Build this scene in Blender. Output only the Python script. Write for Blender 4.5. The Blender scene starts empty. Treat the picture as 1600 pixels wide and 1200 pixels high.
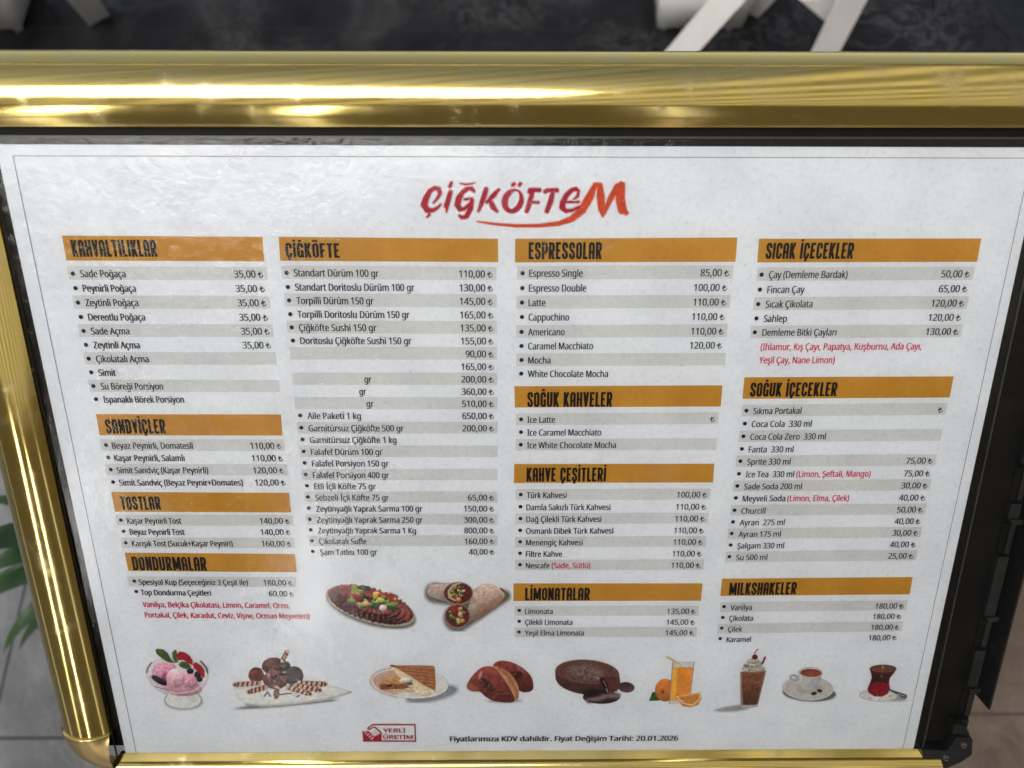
import bpy, bmesh, math, random
import numpy as np
from mathutils import Vector, Matrix

random.seed(7)
SC = bpy.context.scene
COL = SC.collection
R = math.radians

# ------------------------------------------------------------------ frame of the board, camera
LEAN = 50.0                                   # the board leans back this far from upright
O = Vector((0, 0, 1.08))                      # middle of the menu sheet
TH = R(90 - LEAN)
BM = Matrix.Translation(O) @ Matrix.Rotation(TH, 4, 'X')      # board space (u, v, n) -> world
F = 1150.0                                    # focal length in pixels of the 1600 px wide photograph
RX, RY, RZ = 0.32365, -0.00787, -0.00154
T = np.array([.00432, .04995, .34375])


def _rot(a, ax):
    c, s = math.cos(a), math.sin(a)
    return np.array({0: [[1, 0, 0], [0, c, -s], [0, s, c]], 1: [[c, 0, s], [0, 1, 0], [-s, 0, c]],
                     2: [[c, -s, 0], [s, c, 0], [0, 0, 1]]}[ax])


MC = _rot(RZ, 2) @ _rot(RY, 1) @ _rot(RX, 0) @ np.diag([1., -1, -1])   # board -> camera axes (x right, y down, z ahead)
CAMB = -MC.T @ T                              # camera position in board space

cam_d = bpy.data.cameras.new('camera')
cam = bpy.data.objects.new('camera', cam_d)
COL.objects.link(cam)
cb = Matrix.Identity(4)
for i in range(3):
    for j in range(3):
        cb[j][i] = (MC[i][j] if i == 0 else -MC[i][j])
    cb[i][3] = CAMB[i]
cam.matrix_world = BM @ cb
cam_d.sensor_width = 36.0
cam_d.lens = F * 36 / 1600
cam_d.clip_start = 0.01
cam_d.clip_end = 500
cam_d.dof.use_dof = True
cam_d.dof.focus_distance = 0.345
cam_d.dof.aperture_fstop = 9.0
SC.camera = cam

world = bpy.data.worlds.new('World')
SC.world = world
world.use_nodes = True
wn = world.node_tree
sky = wn.nodes.new('ShaderNodeTexSky')
sky.sky_type = 'NISHITA'
sky.sun_disc = False
SUN_EL, SUN_AZ = 38.0, 202.0                 # veiled sun, behind the photographer to the left
sky.sun_elevation = R(SUN_EL)
sky.sun_rotation = R(SUN_AZ)
sky.air_density = .7
sky.dust_density = 5.0
veil = wn.nodes.new('ShaderNodeHueSaturation')   # thin cloud takes most of the blue out of the sky
veil.inputs['Saturation'].default_value = .4
wn.links.new(sky.outputs[0], veil.inputs['Color'])
wn.links.new(veil.outputs[0], wn.nodes['Background'].inputs[0])
wn.nodes['Background'].inputs[1].default_value = 0.15

sun_d = bpy.data.lights.new('sun', 'SUN')
sun_d.energy = 4.0
sun_d.angle = R(60)
sun_d.color = (1, .985, .96)
sun = bpy.data.objects.new('sun', sun_d)
COL.objects.link(sun)
sd = Vector((math.sin(R(SUN_AZ)) * math.cos(R(SUN_EL)), math.cos(R(SUN_AZ)) * math.cos(R(SUN_EL)), math.sin(R(SUN_EL))))
sun.rotation_euler = (-sd).to_track_quat('-Z', 'Y').to_euler()
sun.location = sd * 20

SC.view_settings.view_transform = 'Standard'
SC.view_settings.look = 'None'
SC.view_settings.exposure = 0.56
SC.view_settings.gamma = 1
SC.render.film_transparent = False


def ray(x, y):
    d = MC.T @ np.array([(x - 800) / F, (y - 600) / F, 1.0])
    return d


def PX(x, y, w=0.0):                          # where the ray of photo pixel x, y meets the board plane (or w above it)
    d = ray(x, y)
    s = (w - CAMB[2]) / d[2]
    p = CAMB + d * s
    return np.array([p[0], p[1]])


def PXA(X, Y, w=0.0):                         # the same for arrays
    D = np.stack([(X - 800) / F, (Y - 600) / F, np.ones_like(X)], -1) @ MC
    s = (w - CAMB[2]) / D[..., 2]
    return CAMB[0] + D[..., 0] * s, CAMB[1] + D[..., 1] * s


def PW(x, y, z=0.0):                          # world point on the horizontal plane at height z
    c = cam.matrix_world.translation
    d = BM.to_3x3() @ Vector(ray(x, y))
    return c + d * ((z - c.z) / d.z)


# ------------------------------------------------------------------ helpers
def lin(c):
    c = np.asarray(c, float)
    if c.max() > 1.001:
        c = c / 255
    return np.where(c <= .04045, c / 12.92, ((c + .055) / 1.055) ** 2.4)


INK = 1.12                                    # seen colour on the sheet -> ink reflectance


def ink(r, g, b):
    v = np.clip(lin((r, g, b)) * INK, 0, .9)
    return (float(v[0]), float(v[1]), float(v[2]), 1)


def mat(name, color=(.5, .5, .5, 1), rough=.5, metal=0.0, spec=.5):
    m = bpy.data.materials.new(name)
    m.use_nodes = True
    b = m.node_tree.nodes['Principled BSDF']
    b.inputs['Base Color'].default_value = color if len(color) == 4 else (*color, 1)
    b.inputs['Roughness'].default_value = rough
    b.inputs['Metallic'].default_value = metal
    b.inputs['Specular IOR Level'].default_value = spec
    return m, m.node_tree, b


def tex(nt, kind, scale, detail=4, rough=.5, coord='Object', vec=None, mapping=None, dist=0.0):
    n = nt.nodes.new(kind)
    if 'Scale' in n.inputs:
        n.inputs['Scale'].default_value = scale
    if kind == 'ShaderNodeTexNoise':
        n.inputs['Detail'].default_value = detail
        n.inputs['Roughness'].default_value = rough
        n.inputs['Distortion'].default_value = dist
    if vec is None:
        tc = nt.nodes.new('ShaderNodeTexCoord')
        vec = tc.outputs[coord]
    if mapping:
        mp = nt.nodes.new('ShaderNodeMapping')
        mp.inputs['Scale'].default_value = mapping
        nt.links.new(vec, mp.inputs['Vector'])
        vec = mp.outputs[0]
    nt.links.new(vec, n.inputs['Vector'])
    return n


def ramp(nt, src, stops):
    r = nt.nodes.new('ShaderNodeValToRGB')
    e = r.color_ramp.elements
    while len(e) < len(stops):
        e.new(.5)
    for i, (p, c) in enumerate(stops):
        e[i].position = p
        e[i].color = c if len(c) == 4 else (*c, 1)
    nt.links.new(src, r.inputs[0])
    return r


def mixc(nt, fac, a, b, mode='MIX'):
    m = nt.nodes.new('ShaderNodeMix')
    m.data_type = 'RGBA'
    m.blend_type = mode
    for s, v in ((0, fac), (6, a), (7, b)):
        if hasattr(v, 'links') or hasattr(v, 'is_linked'):
            nt.links.new(v, m.inputs[s])
        else:
            m.inputs[s].default_value = v
    return m.outputs[2]


def bump(nt, bsdf, src, strength, dist=.001):
    b = nt.nodes.new('ShaderNodeBump')
    b.inputs['Strength'].default_value = strength
    b.inputs['Distance'].default_value = dist
    nt.links.new(src, b.inputs['Height'])
    nt.links.new(b.outputs[0], bsdf.inputs['Normal'])
    return b


def link(name, me, m=None, parent=None):
    o = bpy.data.objects.new(name, me)
    COL.objects.link(o)
    if m is not None:
        if not me.materials:
            me.materials.append(m)
    if parent is not None:
        o.parent = parent
    return o


def pymesh(name, verts, faces, m=None, parent=None, smooth=False):
    me = bpy.data.meshes.new(name)
    me.from_pydata([tuple(v) for v in verts], [], [tuple(f) for f in faces])
    me.update()
    if smooth:
        for p in me.polygons:
            p.use_smooth = True
    return link(name, me, m, parent)


def bmobj(name, bm, m=None, parent=None, smooth=False, bevel=0, seg=2):
    if bevel:
        bmesh.ops.bevel(bm, geom=[e for e in bm.edges if e.is_manifold and e.calc_face_angle(0) > .5], offset=bevel,
                        segments=seg, profile=.5, affect='EDGES')
    me = bpy.data.meshes.new(name)
    bm.normal_update()
    bm.to_mesh(me)
    bm.free()
    if smooth:
        for p in me.polygons:
            p.use_smooth = True
    return link(name, me, m, parent)


def box(bm, x0, x1, y0, y1, z0, z1):
    vs = [bm.verts.new(p) for p in ((x0, y0, z0), (x1, y0, z0), (x1, y1, z0), (x0, y1, z0),
                                    (x0, y0, z1), (x1, y0, z1), (x1, y1, z1), (x0, y1, z1))]
    for f in ((3, 2, 1, 0), (4, 5, 6, 7), (0, 1, 5, 4), (1, 2, 6, 5), (2, 3, 7, 6), (3, 0, 4, 7)):
        bm.faces.new([vs[i] for i in f])
    return vs


def prism(bm, pts, z0, z1):
    a = [bm.verts.new((p[0], p[1], z0)) for p in pts]
    b = [bm.verts.new((p[0], p[1], z1)) for p in pts]
    n = len(pts)
    bm.faces.new(b)
    bm.faces.new(a[::-1])
    for i in range(n):
        bm.faces.new((a[i], a[(i + 1) % n], b[(i + 1) % n], b[i]))


def bar(bm, p0, p1, wx, wy, side=Vector((1, 0, 0)), round_end=0.0):
    p0, p1 = Vector(p0), Vector(p1)
    d = (p1 - p0).normalized()
    s = (side - d * side.dot(d)).normalized()
    t = d.cross(s)
    vs = []
    for p in (p0, p1):
        for a, b in ((-1, -1), (1, -1), (1, 1), (-1, 1)):
            vs.append(bm.verts.new(p + s * (a * wx / 2) + t * (b * wy / 2)))
    for f in ((3, 2, 1, 0), (4, 5, 6, 7), (0, 1, 5, 4), (1, 2, 6, 5), (2, 3, 7, 6), (3, 0, 4, 7)):
        bm.faces.new([vs[i] for i in f])


def thing(name, label, cat, loc=(0, 0, 0), rot=(0, 0, 0), group=None):
    o = bpy.data.objects.new(name, None)
    o.empty_display_size = .05
    COL.objects.link(o)
    o.location = loc
    o.rotation_euler = rot
    o['label'] = label
    o['category'] = cat
    if group:
        o['group'] = group
    return o


# ------------------------------------------------------------------ materials
def m_floor(name, lo, mid, hi, tile, grout, off=(0, 0), veins=1.0):
    m, nt, b = mat(name, rough=.42, spec=.12)
    tc = nt.nodes.new('ShaderNodeTexCoord')
    n1 = tex(nt, 'ShaderNodeTexNoise', 2.6, 8, .62, vec=tc.outputs['Object'], dist=1.4)
    n2 = tex(nt, 'ShaderNodeTexNoise', 7.0, 10, .7, vec=tc.outputs['Object'], dist=2.2)
    base = ramp(nt, n1.outputs[0], [(.32, lo), (.52, mid), (.75, hi)])
    # thin pale veins
    sub = nt.nodes.new('ShaderNodeMath'); sub.operation = 'SUBTRACT'; sub.inputs[1].default_value = .5
    nt.links.new(n2.outputs[0], sub.inputs[0])
    ab = nt.nodes.new('ShaderNodeMath'); ab.operation = 'ABSOLUTE'
    nt.links.new(sub.outputs[0], ab.inputs[0])
    vein = ramp(nt, ab.outputs[0], [(0, (1, 1, 1)), (.012, (.6, .6, .6)), (.05, (0, 0, 0))])
    n3 = tex(nt, 'ShaderNodeTexNoise', 3.1, 4, .5, vec=tc.outputs['Object'])
    msk = ramp(nt, n3.outputs[0], [(.44, (0, 0, 0)), (.66, (.75 * veins,) * 3)])
    vm = nt.nodes.new('ShaderNodeMath'); vm.operation = 'MULTIPLY'
    nt.links.new(vein.outputs[0], vm.inputs[0]); nt.links.new(msk.outputs[0], vm.inputs[1])
    c1 = mixc(nt, vm.outputs[0], base.outputs[0], tuple(min(1, v * 2.2 + .03) for v in hi[:3]) + (1,))
    br = nt.nodes.new('ShaderNodeTexBrick')
    mp = nt.nodes.new('ShaderNodeMapping')
    mp.inputs['Location'].default_value = (off[0], off[1], 0)
    nt.links.new(tc.outputs['Object'], mp.inputs['Vector'])
    nt.links.new(mp.outputs[0], br.inputs['Vector'])
    br.offset = 0
    br.inputs['Scale'].default_value = 1
    br.inputs['Brick Width'].default_value = tile
    br.inputs['Row Height'].default_value = tile
    br.inputs['Mortar Size'].default_value = .003
    br.inputs['Mortar Smooth'].default_value = .3
    c2 = mixc(nt, br.outputs['Fac'], c1, (*grout, 1))
    nt.links.new(c2, b.inputs['Base Color'])
    rr = ramp(nt, n2.outputs[0], [(.3, (.34,) * 3), (.7, (.55,) * 3)])
    nt.links.new(rr.outputs[0], b.inputs['Roughness'])
    bump(nt, b, n2.outputs[0], .08, .003)
    return m


FLOOR_DARK = m_floor('anthracite_tile', (.006, .006, .0065), (.016, .016, .0165), (.05, .05, .051), .6, (.02, .02, .02), (.1, .35), .7)
FLOOR_LIT = m_floor('lit_tone_tile', (.22, .22, .221), (.34, .34, .341), (.56, .56, .56), .6, (.10, .10, .10), (.3, .18), .22)  # the floor tile made paler; extra sky light is in its colour
FLOOR_BROWN = m_floor('brown_tile', (.15, .108, .083), (.22, .165, .128), (.34, .27, .215), .6, (.13, .11, .09), (.1, .15), .15)


def m_gold(name, along):
    m, nt, b = mat(name, (.80, .635, .215, 1), .1, 1.0)
    mp = (6, 600, 600) if along == 'x' else (600, 6, 600)
    n = tex(nt, 'ShaderNodeTexNoise', 1, 4, .6, mapping=mp)
    n2 = tex(nt, 'ShaderNodeTexNoise', 60, 6, .7)
    n3 = tex(nt, 'ShaderNodeTexNoise', 9, 3, .5, mapping=((.5, 2, 2) if along == 'x' else (2, .5, 2)))
    rr = ramp(nt, n2.outputs[0], [(.38, (.10,) * 3), (.58, (.14,) * 3), (.70, (.29,) * 3)])
    nt.links.new(rr.outputs[0], b.inputs['Roughness'])
    n4 = tex(nt, 'ShaderNodeTexNoise', 700, 3, .8)
    fleck = ramp(nt, n4.outputs[0], [(.66, (0, 0, 0)), (.74, (.7, .7, .7))])
    worn = ramp(nt, n2.outputs[0], [(.45, (.80, .635, .215)), (.72, (.74, .61, .29))])
    dull = nt.nodes.new('ShaderNodeMix')
    dull.data_type = 'RGBA'
    nt.links.new(fleck.outputs[0], dull.inputs[0])
    nt.links.new(worn.outputs[0], dull.inputs[6])
    dull.inputs[7].default_value = (.9, .82, .6, 1)
    nt.links.new(dull.outputs[2], b.inputs['Base Color'])
    bp = bump(nt, b, n.outputs[0], .05, .0004)
    bp2 = nt.nodes.new('ShaderNodeBump')
    bp2.inputs['Strength'].default_value = .10
    bp2.inputs['Distance'].default_value = .002
    nt.links.new(n3.outputs[0], bp2.inputs['Height'])
    nt.links.new(bp2.outputs[0], bp.inputs['Normal'])
    return m


GOLD_X = m_gold('polished_gold_aluminium', 'x')
GOLD_Y = m_gold('polished_gold_upright', 'y')
GOLD_CAP, nt, b = mat('satin_gold_plastic', (.42, .30, .13, 1), .33, .8)
n = tex(nt, 'ShaderNodeTexNoise', 900, 2)
bump(nt, b, n.outputs[0], .12, .0003)


def m_black(name, c, rough, bscale=900, bstr=.35, mapping=None):
    m, nt, b = mat(name, (c, c, c * 1.02, 1), rough, spec=.14)
    n = tex(nt, 'ShaderNodeTexNoise', bscale, 5, .65, mapping=mapping)
    bump(nt, b, n.outputs[0], bstr, .0006)
    n2 = tex(nt, 'ShaderNodeTexNoise', 40, 6, .7)
    r = ramp(nt, n2.outputs[0], [(.35, (c * .7,) * 3), (.65, (c * 1.15,) * 3), (.78, (c * 2.4,) * 3)])
    nt.links.new(r.outputs[0], b.inputs['Base Color'])
    return m


BLACK = m_black('black_grained_plastic', .006, .55)
BLACK_EDGE = m_black('black_moulded_plastic', .022, .42, 500, .15)
RECESS_SHADE = m_black('recess_shade_black', .006, .7, 500, .1)  # near-black that puts the shade inside recesses into the colour
STEEL, _, _ = mat('zinc_screw', (.45, .45, .46, 1), .35, 1)


def m_print(name, lo, hi, scale=1.0, rough=.5, specks=True):
    m, nt, b = mat(name, rough=rough, spec=.15)
    n1 = tex(nt, 'ShaderNodeTexNoise', 38 * scale, 5, .6)
    n2 = tex(nt, 'ShaderNodeTexNoise', 420 * scale, 6, .75)
    c = ramp(nt, n1.outputs[0], [(.3, lo), (.6, hi)])
    out = c.outputs[0]
    if specks:
        s = ramp(nt, n2.outputs[0], [(.30, (.80, .80, .81)), (.44, (.96, .96, .965)), (.60, (1, 1, 1))])
        out = mixc(nt, 1.0, out, s.outputs[0], 'MULTIPLY')
    nt.links.new(out, b.inputs['Base Color'])
    return m


PAPER = m_print('printed_paper', (.70, .735, .78), (.77, .805, .845))
STRIPE = m_print('grey_print', (.56, .575, .58), (.63, .645, .65))
OCHRE = m_print('ochre_print', (.45, .21, .018), (.54, .27, .032))
TEXT, _, _ = mat('black_ink', (.012, .013, .018, 1), .55, 0, .15)
RED, _, _ = mat('crimson_ink', ink(190, 30, 75), .55, 0, .15)
LINE, _, _ = mat('grey_ink', (.16, .165, .18, 1), .55, 0, .15)

PICT = bpy.data.materials.new('printed_picture')
PICT.use_nodes = True
nt = PICT.node_tree
b = nt.nodes['Principled BSDF']
b.inputs['Roughness'].default_value = .5
b.inputs['Specular IOR Level'].default_value = .15
at = nt.nodes.new('ShaderNodeVertexColor')
at.layer_name = 'ink'
nt.links.new(at.outputs['Color'], b.inputs['Base Color'])
tr = nt.nodes.new('ShaderNodeBsdfTransparent')
mx = nt.nodes.new('ShaderNodeMixShader')
nt.links.new(at.outputs['Alpha'], mx.inputs[0])
nt.links.new(tr.outputs[0], mx.inputs[1])
nt.links.new(b.outputs[0], mx.inputs[2])
nt.links.new(mx.outputs[0], nt.nodes['Material Output'].inputs[0])

FILM = bpy.data.materials.new('clear_laminate')
FILM.use_nodes = True
nt = FILM.node_tree
nt.nodes.remove(nt.nodes['Principled BSDF'])
fr = nt.nodes.new('ShaderNodeFresnel')
fr.inputs['IOR'].default_value = 1.42
gl = nt.nodes.new('ShaderNodeBsdfGlossy')
gl.inputs['Roughness'].default_value = .12
tr = nt.nodes.new('ShaderNodeBsdfTransparent')
tr.inputs[0].default_value = (.985, .985, .985, 1)
mx = nt.nodes.new('ShaderNodeMixShader')
nA = tex(nt, 'ShaderNodeTexNoise', 170, 4, .6, dist=.8)
nB = tex(nt, 'ShaderNodeTexNoise', 7, 2, .5)
mk = ramp(nt, nB.outputs[0], [(.42, (.12,) * 3), (.66, (1,) * 3)])
mu = nt.nodes.new('ShaderNodeMath'); mu.operation = 'MULTIPLY'
nt.links.new(nA.outputs[0], mu.inputs[0]); nt.links.new(mk.outputs[0], mu.inputs[1])
bp = nt.nodes.new('ShaderNodeBump')
bp.inputs['Strength'].default_value = .5
bp.inputs['Distance'].default_value = .0014
nt.links.new(mu.outputs[0], bp.inputs['Height'])
nt.links.new(bp.outputs[0], fr.inputs['Normal'])
nt.links.new(bp.outputs[0], gl.inputs['Normal'])
nt.links.new(fr.outputs[0], mx.inputs[0])
nt.links.new(tr.outputs[0], mx.inputs[1])
nt.links.new(gl.outputs[0], mx.inputs[2])
nt.links.new(mx.outputs[0], nt.nodes['Material Output'].inputs[0])

WHITE_P, nt, b = mat('white_painted_wood', (.74, .72, .68, 1), .4)
n = tex(nt, 'ShaderNodeTexNoise', 30, 4, mapping=(1, 1, .15))
nt.links.new(ramp(nt, n.outputs[0], [(.3, (.78, .765, .73)), (.7, (.86, .845, .815))]).outputs[0], b.inputs['Base Color'])
WHITE_B, nt, b = mat('white_moulded_plastic', (.55, .56, .56, 1), .45)
n = tex(nt, 'ShaderNodeTexNoise', 8, 4)
nt.links.new(ramp(nt, n.outputs[0], [(.3, (.62, .63, .63)), (.7, (.70, .71, .71))]).outputs[0], b.inputs['Base Color'])
LEAF, nt, b = mat('palm_leaf', (.06, .2, .05, 1), .4)
n = tex(nt, 'ShaderNodeTexNoise', 25, 4, mapping=(1, .15, 1))
nt.links.new(ramp(nt, n.outputs[0], [(.3, (.022, .062, .02)), (.7, (.07, .14, .05))]).outputs[0], b.inputs['Base Color'])
POT, _, _ = mat('dark_clay', (.05, .045, .042, 1), .6)
SOIL, _, _ = mat('potting_soil', (.02, .015, .011, 1), .9)

# ------------------------------------------------------------------ floor
def sheet(name, x0, x1, y0, y1, z, m):
    o = pymesh(name, [(x0, y0, z), (x1, y0, z), (x1, y1, z), (x0, y1, z)], [(0, 1, 2, 3)], m)
    o['kind'] = 'structure'
    return o


YB = .55
sheet('floor', -60, 60, -60, 60, 0, FLOOR_DARK)
sheet('floor_lit_copy', -30, .12, -30, YB, .004, FLOOR_LIT)  # paler copy of the floor, open-sky light painted in
sheet('path', .12, 30, -30, YB, .004, FLOOR_BROWN)

# ------------------------------------------------------------------ menu stand
stand = thing('menu_stand', 'tilted menu stand with gold snap rails, its right rail missing and black clip channel bare', 'menu stand',
              O, (TH, 0, 0))
SF = -.0015                                   # panel surface, just behind the sheet
iT = PX(800, 198.5, .006)[1]                  # inner edge of the top rail
iB = PX(800, 1173, .0)[1]                   # inner edge of the bottom rail
uL = PX(71, 687, .0035)[0]                     # inner edge of the left rail
uR = PX(1600, 915, .003)[0]                   # outer edge of the bare base on the right
RW = .0280
RL = .0275
oT, oB, oL = iT + RW, iB - RW, uL - RL
bm = bmesh.new()
box(bm, uL - .012, PX(1568, 900, SF)[0], PX(137, 1168, .012)[1] - .012, oT - .002, SF - .012, SF)
bmobj('back_panel', bm, BLACK, stand, bevel=.0008)


def rail(name, a0, a1, inner, outer, axis, m, n=28, crown=.0125, taper=(0, 0)):
    """a rounded snap profile running along axis; cross section from its inner lip over the crown to its outer lip"""
    prof = [(.10, .0012), (0, .0030)]
    a0_, a1_ = R(-38), R(60)                   # a shallow arc at the inner lip that turns steeply down at the outer one
    xa, xb = math.sin(a0_), math.sin(a1_)
    for k in range(n + 1):
        a = a0_ + (a1_ - a0_) * k / n
        s = (math.sin(a) - xa) / (xb - xa)
        h = .0046 + (math.cos(a) - math.cos(a0_)) * abs(outer - inner) / (xb - xa)
        prof.append((s, h))
    prof += [(1.004, prof[-1][1] - .0005), (.95, -.008)]
    vs, fs = [], []
    N = len(prof)
    steps = 2
    for (e, a) in ((0, a0), (1, a1)):
        for s, h in prof:
            c = inner + (outer - inner) * s
            aa = a + taper[e] * abs(c - inner)
            vs.append((aa, c, h + SF) if axis == 'x' else (c, aa, h + SF))
    for i in range(N - 1):
        fs.append((i, i + 1, N + i + 1, N + i))
    vs += vs[:]                               # the end caps keep their own corners, so the long faces shade straight
    fs.append(tuple(range(2 * N, 3 * N)))
    fs.append(tuple(range(3 * N, 4 * N))[::-1])
    fs.append((N - 1, 0, N, 2 * N - 1))
    o = pymesh(name, vs, fs, m, stand)
    bm = bmesh.new(); bm.from_mesh(o.data)
    bmesh.ops.recalc_face_normals(bm, faces=bm.faces)
    bm.to_mesh(o.data); bm.free()
    for i, p in enumerate(o.data.polygons):
        p.use_smooth = 3 <= i < N - 3
    return o


rail('top_rail', oL + .026, PX(1600, 200)[0] + .030, iT, oT, 'x', GOLD_X)
vC = PX(137, 1168, .012)[1]
rail('left_rail', vC, iT + .004, uL, oL, 'y', GOLD_Y, crown=.0105)
# bottom rail: a flat step with a sharp lip, its right end cut square
x0, x1 = PX(171, 1190, .006)[0], PX(1478, 1180, .006)[0]
prof = [(0, 0), (0, .0018), (.0032, .0042), (.0037, .0036), (.0062, .0072), (.012, .0108), (.018, .0118), (.025, .0102),
        (.030, .006), (.0315, 0), (.0315, -.008)]
vs = []
for e, xx in ((0, x0), (1, x1)):
    for d, h in prof:
        cut = .0026 if d < .0024 else 0
        vs.append((xx + (cut if e == 0 else -cut), iB - d, h + SF))
N = len(prof)
fs = [(i, i + 1, N + i + 1, N + i) for i in range(N - 1)] + [tuple(range(2 * N, 3 * N)), tuple(range(3 * N, 4 * N))[::-1], (N - 1, 0, N, 2 * N - 1)]
vs += vs[:]
o = pymesh('bottom_rail', vs, fs, GOLD_X, stand)
bm = bmesh.new(); bm.from_mesh(o.data)
bmesh.ops.recalc_face_normals(bm, faces=bm.faces); bm.to_mesh(o.data); bm.free()
for i, p in enumerate(o.data.polygons):
    p.use_smooth = 3 <= i < N - 2

# corner caps: quarter turn of the rounded profile
def corner(name, cx, cy, a0, a1, m, RW=RW):
    vs, fs = [], []
    prof = [(.0005, -.001)]
    n = 18
    a0_, a1_ = R(-38), R(60)
    xa, xb = math.sin(a0_), math.sin(a1_)
    for k in range(n + 1):
        a = a0_ + (a1_ - a0_) * k / n
        prof.append(((math.sin(a) - xa) / (xb - xa) * (RW + .0004), .0049 + (math.cos(a) - math.cos(a0_)) * RW / (xb - xa)))
    prof.append((RW + .0004, -.008))
    K = 16
    for k in range(K + 1):
        a = a0 + (a1 - a0) * k / K
        for d, h in prof:
            vs.append((cx + math.cos(a) * d, cy + math.sin(a) * d, h + SF))
    N = len(prof)
    for k in range(K):
        for i in range(N - 1):
            fs.append((k * N + i, k * N + i + 1, (k + 1) * N + i + 1, (k + 1) * N + i))
    o = pymesh(name, vs, fs, m, stand, True)
    bm = bmesh.new(); bm.from_mesh(o.data)
    bmesh.ops.recalc_face_normals(bm, faces=bm.faces); bm.to_mesh(o.data); bm.free()
    return o


cap = corner('corner_cap', uL, vC - .0006, math.pi, math.pi * 1.5, GOLD_CAP, RL)
corner('corner_cap', oL + RL, iT + .0, math.pi * .5, math.pi, GOLD_CAP, RL)
# bright raised rim of the cap along the end of the left rail
vs, fs = [], []
n = 24
for k in range(n + 1):
    a = R(-38) + R(98) * k / n
    xa, xb = math.sin(R(-38)), math.sin(R(60))
    s = (math.sin(a) - xa) / (xb - xa)
    h = .0052 + (math.cos(a) - math.cos(R(-38))) * RL / (xb - xa)
    for dy, dh in ((0.0004, -.001), (0.0003, .0002), (-.0009, .0002), (-.001, -.001)):
        vs.append((uL - s * (RL + .0003), vC + dy, h + dh + SF))
for k in range(n):
    for j in range(3):
        fs.append((k * 4 + j, k * 4 + j + 1, k * 4 + 5 + j, k * 4 + 4 + j))
o = pymesh('rim', vs, fs, GOLD_Y, cap, True)

# the bare channel on the right: ridge, deep groove, outer flange, clip slots and spring clips
def uv(x, y, w=0.0):
    return PX(x, y, w)


ridge0 = uv(1541, 975, .004)[0]
ridge1 = ridge0 + .0052
groove1 = ridge1 + .0085
flange1 = uR
vbot = uv(1490, 1140, .003)[1]
bm = bmesh.new()
slots = [uv(1590, 760, .004)[1], uv(1566, 845, .004)[1], uv(1535, 995, .004)[1], uv(1508, 1105, .004)[1]]
half = .0105
segs = []
top = oT - .03
cur = top
vv = sorted([s for s in slots] + [slots[0] + .062, slots[0] + .124, slots[0] + .186], reverse=True)
for s in vv:
    if s + half < cur:
        box(bm, ridge0, ridge1, s + half, cur, SF, SF + .0030)
        cur = s - half
box(bm, ridge0, ridge1, vbot - .004, cur, SF, SF + .0030)
ridge = bmobj('clip_ridge', bm, BLACK_EDGE, stand, bevel=.0007)
bm = bmesh.new()
box(bm, ridge1 + .0001, groove1, vbot - .002, top, SF - .0115, SF - .008)
bmobj('channel_floor', bm, RECESS_SHADE, stand)
bm = bmesh.new()
box(bm, groove1, flange1, vbot + .012, top, SF - .012, SF + .0035)
flange = bmobj('outer_flange', bm, BLACK_EDGE, stand, bevel=.0006)
bm = bmesh.new()
box(bm, flange1 + .0001, flange1 + .0018, vbot + .024, vbot + .054, SF - .010, SF + .001)
bmobj('stop_rib', bm, BLACK_EDGE, flange, bevel=.0004)
bm = bmesh.new()
box(bm, flange1 + .0001, flange1 + .0018, vbot + .085, vbot + .125, SF - .010, SF + .001)
bmobj('stop_rib', bm, BLACK_EDGE, flange, bevel=.0004)
for s in vv:
    bm = bmesh.new()
    prism(bm, [(ridge0 + .0004, s + half), (ridge1 + .0012, s + half), (ridge1 + .0012, s + half - .0022), (ridge0 + .0022, s + half - .0032)],
          SF + .001, SF + .0044)
    box(bm, ridge0 + .0036, ridge1 + .0008, s - half + .001, s + half - .004, SF, SF + .0012)
    bmobj('spring_clip', bm, BLACK_EDGE, stand, bevel=.0005)
    bm = bmesh.new()
    box(bm, ridge0 + .0002, ridge0 + .0034, s - half + .0005, s + half - .0036, SF, SF + .0004)
    bmobj('slot_shade', bm, RECESS_SHADE, stand)  # dark slab laid in for the slot's inner shade
# black corner foot with a screw, where the gold corner is gone
pts = [uv(*p, .002) for p in ((1494, 1150), (1519, 1153), (1518, 1178), (1500, 1190), (1479, 1199), (1440, 1212), (1440, 1170), (1480, 1172))]
bm = bmesh.new()
prism(bm, pts[::-1], SF - .012, SF + .0045)
bmesh.ops.recalc_face_normals(bm, faces=bm.faces)
foot = bmobj('corner_bracket', bm, BLACK_EDGE, stand, bevel=.0008)
pts = [uv(*p, .006) for p in ((1494, 1134), (1512, 1138), (1518, 1151), (1490, 1150))]
bm = bmesh.new()
prism(bm, pts[::-1], SF, SF + .0065)
bmesh.ops.recalc_face_normals(bm, faces=bm.faces)
bmobj('spring_clip', bm, BLACK_EDGE, stand, bevel=.0006)
for p in ((1508, 1167), (1480, 1187)):
    c = uv(*p, .0045)
    bm = bmesh.new()
    bmesh.ops.create_cone(bm, cap_ends=True, segments=24, radius1=.0016, radius2=.0013, depth=.0012,
                          matrix=Matrix.Translation((c[0], c[1], SF + .005)))
    sc = bmobj('screw', bm, STEEL, stand)
    bm = bmesh.new()
    box(bm, c[0] - .0011, c[0] + .0011, c[1] - .0002, c[1] + .0002, SF + .0052, SF + .0058)
    bmobj('slot_shade', bm, RECESS_SHADE, sc)
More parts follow.
